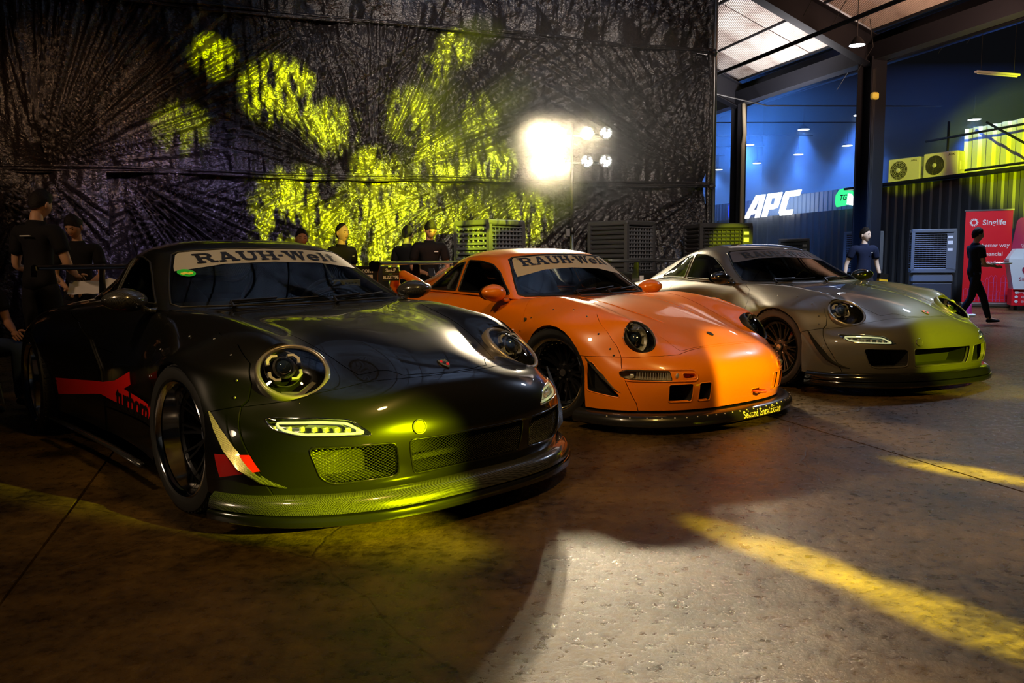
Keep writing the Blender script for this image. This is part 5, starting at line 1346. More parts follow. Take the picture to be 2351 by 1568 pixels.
# materials of the setting
def floor_mat():
    m = mat('concrete', (.2,.15,.1), .42, spec=.42); nt = m.node_tree; b = nt.nodes['Principled BSDF']
    tc = nd(m, 'ShaderNodeTexCoord'); n1 = nd(m, 'ShaderNodeTexNoise', _Scale=1.6, _Detail=10., _Roughness=.72); n2 = nd(m, 'ShaderNodeTexNoise', _Scale=20., _Detail=10., _Roughness=.7); n3 = nd(m, 'ShaderNodeTexNoise', _Scale=55., _Detail=4.)
    geo = nd(m, 'ShaderNodeNewGeometry')
    for n in (n1, n2, n3): lk(m, geo.outputs['Position'], n.inputs['Vector'])
    r = nd(m, 'ShaderNodeValToRGB'); r.color_ramp.elements[0].position = .40; r.color_ramp.elements[0].color = (.022,.013,.003,1); r.color_ramp.elements[1].position = .62; r.color_ramp.elements[1].color = (.15,.092,.024,1)
    mx = nd(m, 'ShaderNodeMath', operation='MULTIPLY_ADD'); ms = nd(m, 'ShaderNodeMath', operation='MULTIPLY'); ms.inputs[1].default_value = .74; mx.inputs[1].default_value = .35
    lk(m, n2.outputs['Fac'], mx.inputs[0]); lk(m, n1.outputs['Fac'], mx.inputs[2]); lk(m, mx.outputs[0], ms.inputs[0]); lk(m, ms.outputs[0], r.inputs[0])
    v = nd(m, 'ShaderNodeTexVoronoi', _Scale=.55); v.feature = 'DISTANCE_TO_EDGE'; nw = nd(m, 'ShaderNodeTexNoise', _Scale=2.6, _Detail=3.); lk(m, geo.outputs['Position'], nw.inputs['Vector'])
    mxv = nd(m, 'ShaderNodeMix'); mxv.data_type = 'VECTOR'; mxv.inputs[0].default_value = .16; lk(m, geo.outputs['Position'], mxv.inputs[4]); lk(m, nw.outputs['Color'], mxv.inputs[5]); lk(m, mxv.outputs[1], v.inputs['Vector'])
    ck = nd(m, 'ShaderNodeMapRange'); ck.inputs['From Min'].default_value = 0; ck.inputs['From Max'].default_value = .0035; lk(m, v.outputs['Distance'], ck.inputs['Value'])
    rr = nd(m, 'ShaderNodeMapRange'); rr.inputs['From Min'].default_value = .36; rr.inputs['From Max'].default_value = .62; rr.inputs['To Min'].default_value = .20; rr.inputs['To Max'].default_value = .46
    lk(m, n2.outputs['Fac'], rr.inputs['Value']); lk(m, rr.outputs[0], b.inputs['Roughness'])
    cm = nd(m, 'ShaderNodeMix'); cm.data_type = 'RGBA'; cm.blend_type = 'MULTIPLY'; cm.inputs[0].default_value = .4; lk(m, r.outputs[0], cm.inputs[6]); lk(m, ck.outputs[0], cm.inputs[7]); lk(m, cm.outputs[2], b.inputs['Base Color'])
    ad = nd(m, 'ShaderNodeMath', operation='MULTIPLY_ADD'); ad.inputs[1].default_value = .35; lk(m, n3.outputs['Fac'], ad.inputs[0]); lk(m, n2.outputs['Fac'], ad.inputs[2])
    ad2 = nd(m, 'ShaderNodeMath', operation='MULTIPLY_ADD'); ad2.inputs[1].default_value = .3; lk(m, ck.outputs[0], ad2.inputs[0]); lk(m, ad.outputs[0], ad2.inputs[2])
    bp_ = nd(m, 'ShaderNodeBump'); bp_.inputs['Strength'].default_value = .55; bp_.inputs['Distance'].default_value = .012; lk(m, ad2.outputs[0], bp_.inputs['Height']); lk(m, bp_.outputs[0], b.inputs['Normal'])
    return m
FM = floor_mat()
def plastic_mat():
    m = mat('plastic_sheet', (.024,.020,.020), .26, spec=.8); nt = m.node_tree; b = nt.nodes['Principled BSDF']
    geo = nd(m, 'ShaderNodeNewGeometry'); mp = nd(m, 'ShaderNodeMapping'); mp.inputs['Scale'].default_value = (1.3,1.3,.2)
    lk(m, geo.outputs['Position'], mp.inputs[0])
    n = nd(m, 'ShaderNodeTexNoise', _Scale=5.5, _Detail=2.5, _Roughness=.5); n.noise_type = 'RIDGED_MULTIFRACTAL'; lk(m, mp.outputs[0], n.inputs['Vector'])
    n2 = nd(m, 'ShaderNodeTexNoise', _Scale=24., _Detail=4.); lk(m, geo.outputs['Position'], n2.inputs['Vector'])
    ad = nd(m, 'ShaderNodeMath', operation='MULTIPLY_ADD'); ad.inputs[1].default_value = .35; lk(m, n2.outputs['Fac'], ad.inputs[0]); lk(m, n.outputs['Fac'], ad.inputs[2])
    bp_ = nd(m, 'ShaderNodeBump'); bp_.inputs['Strength'].default_value = 1.; bp_.inputs['Distance'].default_value = .055; lk(m, ad.outputs[0], bp_.inputs['Height']); lk(m, bp_.outputs[0], b.inputs['Normal'])
    return m
PM = plastic_mat()
def panel_mat():
    m = mat('insulation', (.42,.40,.38), .45, .25); nt = m.node_tree; b = nt.nodes['Principled BSDF']
    tc = nd(m, 'ShaderNodeTexCoord'); wv = nd(m, 'ShaderNodeTexWave', _Scale=9.); wv.bands_direction = 'X'; lk(m, tc.outputs['Object'], wv.inputs['Vector'])
    n = nd(m, 'ShaderNodeTexNoise', _Scale=1.3, _Detail=5.); lk(m, tc.outputs['Object'], n.inputs['Vector'])
    r = nd(m, 'ShaderNodeValToRGB'); r.color_ramp.elements[0].color = (.16,.12,.10,1); r.color_ramp.elements[1].color = (.50,.46,.42,1); r.color_ramp.elements[0].position = .3; r.color_ramp.elements[1].position = .6
    oi = nd(m, 'ShaderNodeObjectInfo'); a = nd(m, 'ShaderNodeMath', operation='MULTIPLY_ADD'); a.inputs[1].default_value = .22; lk(m, oi.outputs['Random'], a.inputs[0]); 
    sb = nd(m, 'ShaderNodeMath', operation='SUBTRACT'); sb.inputs[1].default_value = .11; lk(m, n.outputs['Fac'], sb.inputs[0]); lk(m, sb.outputs[0], a.inputs[2]); lk(m, a.outputs[0], r.inputs[0]); lk(m, r.outputs[0], b.inputs['Base Color'])
    bp_ = nd(m, 'ShaderNodeBump'); bp_.inputs['Strength'].default_value = .5; bp_.inputs['Distance'].default_value = .04; lk(m, wv.outputs['Fac'], bp_.inputs['Height']); lk(m, bp_.outputs[0], b.inputs['Normal'])
    return m
IM = panel_mat()
mat('steel_beam', (.007,.008,.013), .55, .3); mat('container', (.06,.065,.075), .5, .2, bump=(12,.15,.01)); mat('container_pale', (.42,.45,.5), .5, .2, bump=(10,.15,.01)); mat('panel_blue', (.12,.22,.42), .5)
mat('pipe_cream', (.6,.52,.35), .45); mat('lamp_white', (1,1,1), .5, emit=(.75,.85,1), estr=12); mat('flood_led', (1,1,1), .5, emit=(1,.97,.88), estr=60); mat('sign_white', (1,1,1), .5, emit=(1,1,1), estr=3.5)
mat('sign_blue', (.01,.03,.5), .5, emit=(.01,.04,.9), estr=1.5); mat('sign_green', (.05,.6,.2), .5, emit=(.03,.7,.2), estr=1.2); mat('sign_black', (.01,.01,.01), .5)
mat('cooler_grey', (.13,.14,.155), .45); mat('cooler_dark', (.045,.045,.05), .5); mat('cooler_side', (.06,.06,.065), .6); mat('label_white', (.8,.8,.82), .5); mat('ac_white', (.75,.75,.7), .4); mat('banner_red', (.8,.006,.018), .5); mat('maroon', (.35,.01,.06), .5)
mat('banner_pink', (.55,.03,.18), .5); mat('counter_white', (.7,.75,.78), .4); mat('skyline', (.5,.12,.4), .5); mat('wire', (.015,.015,.015), .6); mat('paper', (.6,.6,.62), .7)

# ------------------------------------------------------------------ floor of cast slabs
floor = mesh_obj('floor', [(-16,-6,-.03),(22,-6,-.03),(22,48,-.03),(-16,48,-.03)], [(0,1,2,3)], mat('joint_fill', (.02,.016,.012), .9)); tag(floor, kind='structure')
JO = Vector((1.75, 5.42, 0)); SW, SL = 4.17, 14.
for i in range(-5, 6):
    for j in range(-1, 4):
        c = JO+E2*(i*SW+SW/2)+E1*(j*SL+SL/2-5.5)
        if not (-16 < c.x < 20 and -5 < c.y < 46): continue
        rnd = random.Random(i*31+j); n = 26; P = []
        for (ax, ay, bx, by) in ((-1,-1,1,-1),(1,-1,1,1),(1,1,-1,1),(-1,1,-1,-1)):
            for k in range(n):
                q = k/n; x = (ax+(bx-ax)*q)*SW/2; y = (ay+(by-ay)*q)*SL/2; w1 = .0045+.006*rnd.random()**3
                x -= math.copysign(w1, x) if abs(abs(x)-SW/2) < 1e-6 else 0; y -= math.copysign(w1, y) if abs(abs(y)-SL/2) < 1e-6 else 0
                P.append((x, y))
        N_ = len(P); o = mesh_obj('slab', [(x, y, 0) for x, y in P]+[(x, y, -.03) for x, y in P], [tuple(range(N_))]+[(k, (k+1)%N_, N_+(k+1)%N_, N_+k) for k in range(N_)], FM, floor)
        if o.data.polygons[0].normal.z < 0: o.data.flip_normals()
        o.location = c; o.rotation_euler = (0,0,AB)

# ------------------------------------------------------------------ roof: folded deck of insulation boards on purlins
ceil_ = D.objects.new('ceiling', None); COL.objects.link(ceil_); tag(ceil_, kind='structure')
ZV = 5.75; SLP = .37
def roofz(a):
    if a < -9.5: return ZV+SLP*9.5-SLP*(-9.5-a)
    return ZV+SLP*abs(a)
pw, plh = 1.2, 1.95
pm_ = {}; rest = MB()
for ia in range(-16, 8):
    for it in range(-13, 13):
        a0, a1 = ia*pw, (ia+1)*pw; z0, z1 = roofz(a0), roofz(a1); t0 = it*plh; g_ = .016
        p = [bp(a0+g_, t0+g_, z0), bp(a1-g_, t0+g_, z1), bp(a1-g_, t0+plh-g_, z1), bp(a0+g_, t0+plh-g_, z0)]
        c = sum(p, Vector())/4; V = [q-c for q in p]; V += [v+Vector((0,0,.05)) for v in V]; F_ = [(3,2,1,0),(4,5,6,7),(0,1,5,4),(1,2,6,5),(2,3,7,6),(3,0,4,7)]
        if -7 <= ia < 7 and -4 <= it < 8:
            key = round(z1-z0, 4)
            if key not in pm_:
                me = D.meshes.new('insulation_board'); me.from_pydata([tuple(v) for v in V], [], F_); me.materials.append(IM); pm_[key] = me
            o = link(D.objects.new('insulation_board', pm_[key]), ceil_); o.location = c
        else: rest.add([v+c for v in V], F_)
rest.obj('far_boards', IM, ceil_)['kind'] = 'stuff'
cover = MB()
for (a0, a1) in ((-19.2,-9.5),(-9.5,0),(0,9.6)):
    cover.add([bp(a0,-26,roofz(a0)+.08), bp(a1,-26,roofz(a1)+.08), bp(a1,26,roofz(a1)+.08), bp(a0,26,roofz(a0)+.08)], [(0,1,2,3)])
cover.obj('roof_sheeting', mat('roof_dark', (.01,.01,.012), .8), ceil_)
for ia in range(-12, 8):
    a = ia*pw; z = roofz(a)-.025
    MB().box((bp(a, 1.5, z)), (.03, 50, .05), RB).obj('purlin', MATS['steel_beam'], ceil_)
beam = MATS['steel_beam']
def rafter(t, name='rafter'):
    for (aa, ab) in ((0,-9.5),(0,8.)):
        n = 2; mb = MB(); P = [bp(aa, t, roofz(aa)-.14), bp(ab, t, roofz(ab)-.14)]; d = .62; dd = .42
        h = [d, dd]
        for off, wd, hh in ((0, .03, 1),):
            V = [P[0]+E1*.012, P[1]+E1*.012, P[1]+E1*.012-Vector((0,0,dd)), P[0]+E1*.012-Vector((0,0,d))]; V += [v-E1*.024 for v in V]; mb.add(V, [(0,1,2,3),(7,6,5,4),(0,4,5,1),(1,5,6,2),(2,6,7,3),(3,7,4,0)])
        for zz in ((0,0),(-d,-dd)):
            A = P[0]+Vector((0,0,zz[0])); B = P[1]+Vector((0,0,zz[1])); V = [A-E1*.12, A+E1*.12, B+E1*.12, B-E1*.12]; V += [v-Vector((0,0,.02)) for v in V]
            mb.add(V, [(0,1,2,3),(7,6,5,4),(0,4,5,1),(1,5,6,2),(2,6,7,3),(3,7,4,0)])
        mb.obj(name, beam, ceil_)
BAY = 4.7
for k in range(-3, 5): rafter(k*BAY if k != 4 else 20)
# valley gutter beam along the column line
MB().box(bp(0, 2, 5.25), (.30, 34, .34), RB).obj('gutter_beam', beam, ceil_)
for (a, dz) in ((-2.73, 5.0), (2.8, 5.9), (5.2,6.6)):
    MB().tube([bp(a, -14, dz), bp(a, 22, dz)], .04, 8).obj('conduit', beam, ceil_, smooth=True)
rnd = random.Random(4)
for k in range(14):
    a = rnd.uniform(-4, 5); t = rnd.uniform(-3, 14); z = roofz(a)
    MB().tube([bp(a, t, z-.1), bp(a+.2, t+.1, z-.6), bp(a+.25, t+.6, z-1.0)], .008, 5).obj('hanging_wire', MATS['wire'], ceil_)
for k in range(6):
    t = 2+k*2.5; MB().tube([bp(-4.5, t, 5.0+.0), bp(0, t+1.5, 4.85), bp(5, t+1.0, 5.0)], .016, 5).obj('tie_cable', MATS['wire'], ceil_)
def column(name, t, w_, top, label):
    r = thing(name, label, 'column', bp(0, t), AB, kind='structure'); mb = MB()
    mb.box((0,0,top/2), (w_*.08, w_, top)); mb.box((0,-w_/2,top/2), (w_,.02,top)); mb.box((0,w_/2,top/2), (w_,.02,top)); mb.obj('shaft', MATS['steel_beam'], r)
    mb = MB(); mb.box((0,0,.012), (w_*1.5,w_*1.5,.024)); mb.obj('base_plate', MATS['steel_beam'], r)
    return r
c1 = column('steel_column', 0, .38, 5.15, 'near dark steel roof column left of the air conditioners')
q = MB()
for k in range(3): q.tube([(-.1-.03*k,-.21,z+.02*math.sin(z*3+k)) for z in np.linspace(.2, 4.9, 14)], .012, 5)
q.obj('cable_bundle', MATS['wire'], c1).__setitem__('kind', 'stuff')
MB().box((-.13,-.24,4.35), (.16,.12,.14), bev=.03).obj('yellow_lamp_box', mat('box_yellow', (.7,.65,.1), .5), c1)
c2 = column('steel_column', BAY, .28, 5.15, 'far slim steel column with cream downpipe beside the curtain edge')
MB().tube([(-.02,-.24,.1),(-.02,-.24,4.0),(.02,-.24,4.3),(.02,-.22,4.55),(-.02,-.22,5.1)], .055, 10).obj('downpipe', MATS['pipe_cream'], c2, smooth=True)
column('steel_column', 2*BAY, .28, 5.15, 'third steel column deep in the hazy hall')

# ------------------------------------------------------------------ corrugated walls on the right
def corrugated(a, t0, t1, z0, z1, m, name, kind='structure', pitch=.28, depth=.045, fa=-1, label=None, cat=None):
    """ribbed sheet; profile runs along E1"""
    n = int((t1-t0)/pitch); P = []
    for k in range(n):
        u = t0+k*pitch; P += [(u, 0), (u+pitch*.38, 0), (u+pitch*.5, depth), (u+pitch*.88, depth)]
    P.append((t0+n*pitch, 0))
    V = [bp(a+d*fa*-1, u, z0) for u, d in P]+[bp(a+d*fa*-1, u, z1) for u, d in P]; N_ = len(P)
    o = mesh_obj(name, V, [(i, i+1, N_+i+1, N_+i) for i in range(N_-1)], m); tag(o, label, cat, kind=kind); return o
corrugated(AW, -9, 4.3, 0, 2.92, MATS['container'], 'wall_right')
corrugated(AW+.25, 4.3, 15, 0, 2.45, MATS['container'], 'wall_right')
corrugated(AW+.75, 4.3, 14, 2.3, 3.1, MATS['panel_blue'], 'wall_right', pitch=.2, depth=.02)
corrugated(AW+2.2, -7.5, 3.3, 2.9, 4.45, MATS['container_pale'], 'wall_right', pitch=.42, depth=.08)
MB().box(bp(AW+.9, -1.6, 2.96), (2.4, 12.4, .06), RB).obj('trim_1', MATS['steel_beam']).__setitem__('kind', 'structure')
MB().box(bp(AW, 4.32, 1.475), (.10,.10,2.95), RB).obj('trim_2', MATS['steel_beam']).__setitem__('kind', 'structure')
wb = mesh_obj('wall_back', [bp(-30,26,0), bp(16,26,0), bp(16,26,12), bp(-30,26,12)], [(0,1,2,3)], mat('far_wall', (.05,.07,.12), .7)); tag(wb, kind='structure')
wl = mesh_obj('wall_left', [(-16,-6,0), (-16,48,0), (-16,48,14), (-16,-6,14)], [(0,1,2,3)], MATS['far_wall']); tag(wl, kind='structure')
wf = mesh_obj('wall_front', [(-16,-6,0), (22,-6,0), (22,-6,14), (-16,-6,14)], [(3,2,1,0)], MATS['far_wall']); tag(wf, kind='structure')
# railing frame above the right wall
rl = thing('pipe_frame', 'dark pipe frame with diagonal brace above the air conditioners', 'frame', bp(AW+1.0, 0, 2.99), AB)
for nm, P in (('rail', [(0,-7,1.1),(0,3.1,1.1)]), ('rail', [(.0,-7,.22),(.0,3.1,.22)]), ('post', [(0,-1.2,0),(0,-1.2,1.5)]), ('post', [(0,2.4,0),(0,2.4,1.5)]), ('post', [(0,-3.6,0),(0,-3.6,1.5)]), ('brace', [(0,1.3,1.3),(-.1,-.7,.1)])):
    MB().tube(P, .03, 8).obj(nm, MATS['steel_beam'], rl, smooth=True)
def ac_unit(t, label, fan):
    r = thing('air_conditioner', label, 'air conditioner', bp(AW+.32, t, 2.99), AB-PI/2+.25, group='outdoor units on the platform')
    # local -y is the front
    MB().box((0,0,.33), (.86,.32,.60), bev=.02).obj('casing', MATS['ac_white'], r, sharp=30)
    g = MB(); 
    g.lathe([(.0,0),(.235,0),(.245,-.012),(.245,-.03),(.0,-.03)], 32, T4((-.14,-.163,.33), Rx(PI/2))); g.obj('fan_opening', MATS['cooler_dark'], r, smooth=True, sharp=30)
    g = MB()
    for q in (.06,.10,.14,.18,.22): g.tube([(-.14+math.cos(a)*q, -.176, .33+math.sin(a)*q) for a in [2*PI*k/24 for k in range(24)]], .003, 4, closed=True)
    for k in range(12): a = 2*PI*k/12; g.tube([(-.14+math.cos(a)*.04, -.178, .33+math.sin(a)*.04), (-.14+math.cos(a+.35)*.24, -.176, .33+math.sin(a+.35)*.24)], .003, 4)
    g.obj('fan_guard', MATS['ac_white'] if not fan else MATS['steel'], r).__setitem__('kind', 'stuff')
    MB().lathe([(0,.01),(.05,.006),(.055,-.005)], 20, T4((-.14,-.178,.33), Rx(PI/2))).obj('fan_hub', MATS['ac_white'], r, smooth=True)
    text_obj('brand_print', 'AUX', .075, MATS['sign_black'], T4((.27,-.163,.55), Rx(PI/2)), r, bold=.002)
    for x in (-.3,.3): MB().box((x,0,.015), (.06,.36,.03)).obj('foot', MATS['steel_beam'], r)
    MB().box((.44,.02,.28), (.03,.18,.22), bev=.01).obj('valve_cover', MATS['ac_white'], r)
ac_unit(3.0, 'left white outdoor air conditioner by the column in yellow light', False); ac_unit(1.85, 'right white outdoor air conditioner with dark round fan', True)

# ------------------------------------------------------------------ lit signs on the far wall
def italic(strokes, ox, m, par, name, depth=.06):
    mb = MB()
    for P in strokes: mb.prism([((x+y*.32+ox)*1.36, y*1.05) for x, y in P], depth, T4((0,0,0), Rx(PI/2)))
    return mb.obj(name, m, par)
sg_ = thing('lit_sign', 'white glowing block letters standing on the dark wall', 'sign', bp(AW+.12, 8.2, 2.42), AB-PI/2)
Wd = .62
italic([[(-.16,0),(.0,0),(.20,.50),(.20,.70),(.10,.70)], [(.10,.70),(.44,.70),(.44,0),(.29,0),(.29,.56),(.16,.56)], [(.0,.12),(.32,.12),(.32,.25),(.05,.25)]], -1.02, MATS['sign_white'], sg_, 'letter_a')
italic([[(0,0),(.17,0),(.17,.70),(0,.70)], [(.15,.70),(.52,.70),(.52,.56),(.15,.56)], [(.36,.58),(.52,.58),(.50,.24),(.36,.24)], [(.15,.36),(.40,.36),(.40,.22),(.15,.22)]], -.46, MATS['sign_white'], sg_, 'letter_p')
italic([[(0,.08),(.17,.08),(.17,.66),(0,.62)], [(.04,.70),(.56,.70),(.54,.54),(.02,.54)], [(.02,.15),(.46,.15),(.46,0),(.06,0)]], .18, MATS['sign_white'], sg_, 'letter_c')
s2 = thing('blue_lit_sign', 'small blue glowing emblem left of the white letters', 'sign', bp(AW+.12, 10.6, 2.35), AB-PI/2)
MB().prism(ell(.16,.30,20,0,.38), .06, T4((0,0,0), Rx(PI/2))).obj('lower_lobe', MATS['sign_blue'], s2); MB().prism(ell(.10,.24,16,.42,.5), .06, T4((0,0,0), Rx(PI/2))).obj('upper_lobe', MATS['sign_blue'], s2)
s3 = thing('green_lit_sign', 'green glowing shield emblem on the wall beside the column', 'sign', bp(AW+.12, 4.95, 2.52), AB-PI/2)
MB().prism([(-.34,0),(.10,.04),(.34,.0),(.34,.26),(.22,.44),(-.02,.52),(-.24,.48),(-.38,.34),(-.40,.12)], .06, T4((0,0,0), Rx(PI/2))).obj('shield', MATS['sign_green'], s3)
MB().prism([(.10,.05),(.36,.0),(.36,.20),(.26,.32),(.14,.34)], .08, T4((0,0,0), Rx(PI/2))).obj('white_half', MATS['sign_white'], s3)
text_obj('lettering', 'TG', .22, MATS['sign_black'], T4((-.08,-.064,.24), Rx(PI/2)), s3, bold=.006, shear=.3)

# ------------------------------------------------------------------ pendant lamps
PEND = [(6.44,15.0,4.98,.15),(10.47,24,5.29,.2),(9.89,27,5.36,.2),(12.64,30,5.23,.2),(11.54,32,5.18,.2),(8.96,30,5.29,.2),(11.13,36,5.32,.2),(14.47,25,5.3,.2),(9.92,38,5.27,.2),(9.0,36.5,5.6,.2)]
PL = ['large bell pendant lamp nearest, by the roof column top','pendant lamp high right, just left of the near column','second pendant lamp from the near column','lower pendant lamp left of the near column above the green emblem','pendant lamp deep in the haze above the white letters','pendant lamp nearest the slim far column','small far pendant lamp above the last letters','pendant lamp alone right of the near column','tiny far pendant lamp beside the curtain edge','faint pendant lamp lowest beside the curtain edge']
for (x, y, z, r_), lb in zip(PEND, PL):
    t = thing('pendant_lamp', lb, 'lamp', (x, y, z), 0, group='high bay pendant lamps')
    MB().lathe([(.03,.16),(.06,.14),(r_*.8,.05),(r_,.0),(r_*.97,.0),(r_*.75,.045),(.0,.06)], 24).obj('shade', MATS['steel_beam'], t, smooth=True, sharp=35)
    MB().lathe([(0,.012),(r_*.9,.012),(r_*.9,.0),(0,-.004)], 24).obj('diffuser', MATS['lamp_white'], t, smooth=True)
    MB().tube([(0,0,.15),(0,0,.15+max(.4, 5.9-z))], .008, 5).obj('suspension_cord', MATS['wire'], t)
    ld = D.lights.new('pendant_light', 'SPOT'); ld.energy = 2300; ld.color = (.10,.30,1.0); ld.spot_size = 1.5; ld.spot_blend = .8; ld.shadow_soft_size = .15
    lo = D.objects.new('pendant_light', ld); link(lo, t); lo.location = (0,0,-.03)
tl = thing('tube_light', 'unlit long tube light hanging under the right roof slope', 'lamp', bp(4.1, .6, 5.25), AB)
MB().box((0,0,0), (1.3,.10,.05), bev=.01).obj('batten', MATS['ac_white'], tl); MB().tube([(-.6,0,-.04),(.6,0,-.04)], .016, 8).obj('tube', MATS['ac_white'], tl)
for x in (-.5,.5): MB().tube([(x,0,.03),(x,0,1.6)], .006, 5).obj('suspension_cord', MATS['wire'], tl)

# ------------------------------------------------------------------ black plastic sheeting
up = [(-11,2.45,2.8,48,.11,15,95),(-6.25,2.45,3.2,46,.14,20,120),(-6.75,2.45,1.5,40,.09,95,165),(0,2.42,3.6,52,.13,92,158),(-5,4.85,1.6,40,.10,-150,-20),(-7.1,4.85,1.2,36,.08,-160,-30),(-3.8,4.3,1.0,40,.06,150,179),(-1.25,4.86,1.6,30,.07,-80,-40),(0,4.88,1.6,30,.08,-150,-95)]
sheet('plastic_curtain', 'wide crinkled black plastic sheet between the two rope lines', -14.5, .02, 2.43, 4.87, .026, up, PM, 11, tilt=.12)
tp = [(g, 4.87, 2.2, 34, .11, 60, 130) for g in (-9.2,-7.1,-6.2,-5.0,-3.9,-3.0,-2.2,-1.25,-.5,0)]
sheet('plastic_curtain', 'top black plastic sheet above the upper rope line', -14.5, .02, 4.87, 9.2, .04, tp, PM, 31, tilt=-.35, off0=.03)
lw = [(g, 2.43, 1.5, 38, .10, -160, -20) for g in (-8.7,-8.0,-7.3,-6.25,-4.8,-4.1,-3.5,-2.2,-1.9,-1.2,0)]+[(-10,2.43,2.6,34,.16,-80,-20)]
sheet('plastic_curtain', 'lower black plastic sheet right of the dark corner fold, behind the cars', -10.2, .02, .0, 2.43, .026, lw, PM, 51, tilt=.1, off0=-.02)
sheet('plastic_curtain', 'dark lower left plastic sheet behind the man with his back turned', -14.5, -10.16, .0, 2.43, .035, [(-11,2.43,1.8,30,.12,-150,-30)], PM, 71, off0=.10)
for (z, lb, sd) in ((2.44,'lower sagging rope band across the plastic sheeting',1),(4.87,'upper rope band across the plastic sheeting',2)):
    rt = thing('rope_band', lb, 'rope', cpt(-6, z), 0); o = rt
    rn = random.Random(sd)
    for k in range(4):
        ph = rn.random()*9; P = [cpt(-14.5+14.6*i/90, z+.022*math.sin(i*.21+ph)+.02*(k-1.5), .05+.025*math.sin(i*.37+ph*2))-cpt(-6, z) for i in range(91)]
        MB().tube(P, [.014+.012*abs(math.sin(i*.5+ph)) for i in range(91)], 6).obj('twisted_fold', PM, rt, smooth=True)
ce = thing('curtain_end', 'rolled vertical edge of the black plastic sheeting beside the open hall', 'curtain', cpt(.05, 0), 0)
MB().tube([cpt(.05, z, .02*math.sin(z*2.1))-cpt(.05,0) for z in np.linspace(0, 9.2, 50)], [.045+.02*abs(math.sin(z*1.7)) for z in np.linspace(0, 9.2, 50)], 8).obj('rolled_edge', PM, ce, smooth=True)
MB().tube([cpt(.16,0,-.05)-cpt(.05,0), cpt(.16,9.2,-.05)-cpt(.05,0)], .05, 10).obj('scaffold_pole', MATS['steel'], ce, smooth=True)
for z in (2.43, 4.87): MB().lathe([(0,.05),(.05,.04),(.07,0),(.05,-.05),(0,-.06)], 12, T4(cpt(.07,z,.06)-cpt(.05,0))).obj('knot', PM, ce, smooth=True)

# ------------------------------------------------------------------ flood light stand
st = thing('flood_light_stand', 'tall stand carrying eight lit round flood lamps before the curtain', 'lamp', (.99, 12.8, 0), 0)
MB().tube([(0,0,.1),(0,0,1.55)], .030, 12).obj('lower_mast', MATS['steel'], st, smooth=True); MB().tube([(0,0,1.5),(0,0,3.25)], .021, 12).obj('upper_mast', MATS['steel'], st, smooth=True)
MB().lathe([(.04,.05),(.05,.0),(.04,-.05),(.022,-.05)], 12, T4((0,0,1.55))).obj('clamp', MATS['plastic_black'], st, smooth=True)
MB().box((-.07,-.03,1.52), (.08,.05,.14), bev=.01).obj('winch', MATS['plastic_black'], st)
for k in range(3):
    a = 2*PI*k/3+.4; MB().tube([(0,0,.65),(math.cos(a)*.65, math.sin(a)*.65,.02)], .016, 8).obj('leg', MATS['steel'], st, smooth=True); 
MB().tube([(-.62,0,3.05),(.60,0,3.05)], .02, 8).obj('cross_bar', MATS['steel'], st, smooth=True); MB().tube([(-.62,0,2.62),(.60,0,2.62)], .02, 8).obj('cross_bar', MATS['steel'], st, smooth=True)
CELL = [(0,0)]+[(math.cos(PI/3*k)*.036, math.sin(PI/3*k)*.036) for k in range(6)]+[(math.cos(PI/6*k+PI/12)*.071, math.sin(PI/6*k+PI/12)*.071) for k in range(12)]
FL = []
for row, z in enumerate((3.08, 2.64)):
    for col, x in enumerate((-.52, -.21, .23, .53)):
        hd = D.objects.new('flood_lamp', None); link(hd, st); hd.location = (x, -.08, z); hd.rotation_euler = (-.10,0,0)
        mb = MB(); mb.lathe([(0,-.09),(.09,-.09),(.105,-.02),(.105,.012),(.098,.014),(.094,.0),(0,.0)], 24, T4((0,0,0), Rx(PI/2))); mb.obj('housing', MATS['plastic_black'], hd, smooth=True, sharp=35)
        cell_n = 19 if col < 2 else 16
        mb = MB()
        for i, (cx, cz) in enumerate(CELL[:19]):
            if col >= 2 and i in (2, 9, 14): continue
            mb.lathe([(0,.006),(.0135,.004),(.0135,-.004)], 8, T4((cx, -.004, cz), Rx(PI/2)))
        o = mb.obj('led_cells', MATS['flood_led'], hd); o['kind'] = 'stuff'
        MB().box((0,.06,0), (.03,.06,.03)).obj('bracket', MATS['steel'], hd)
        FL.append((.99+x, 12.8-.12, z, col))
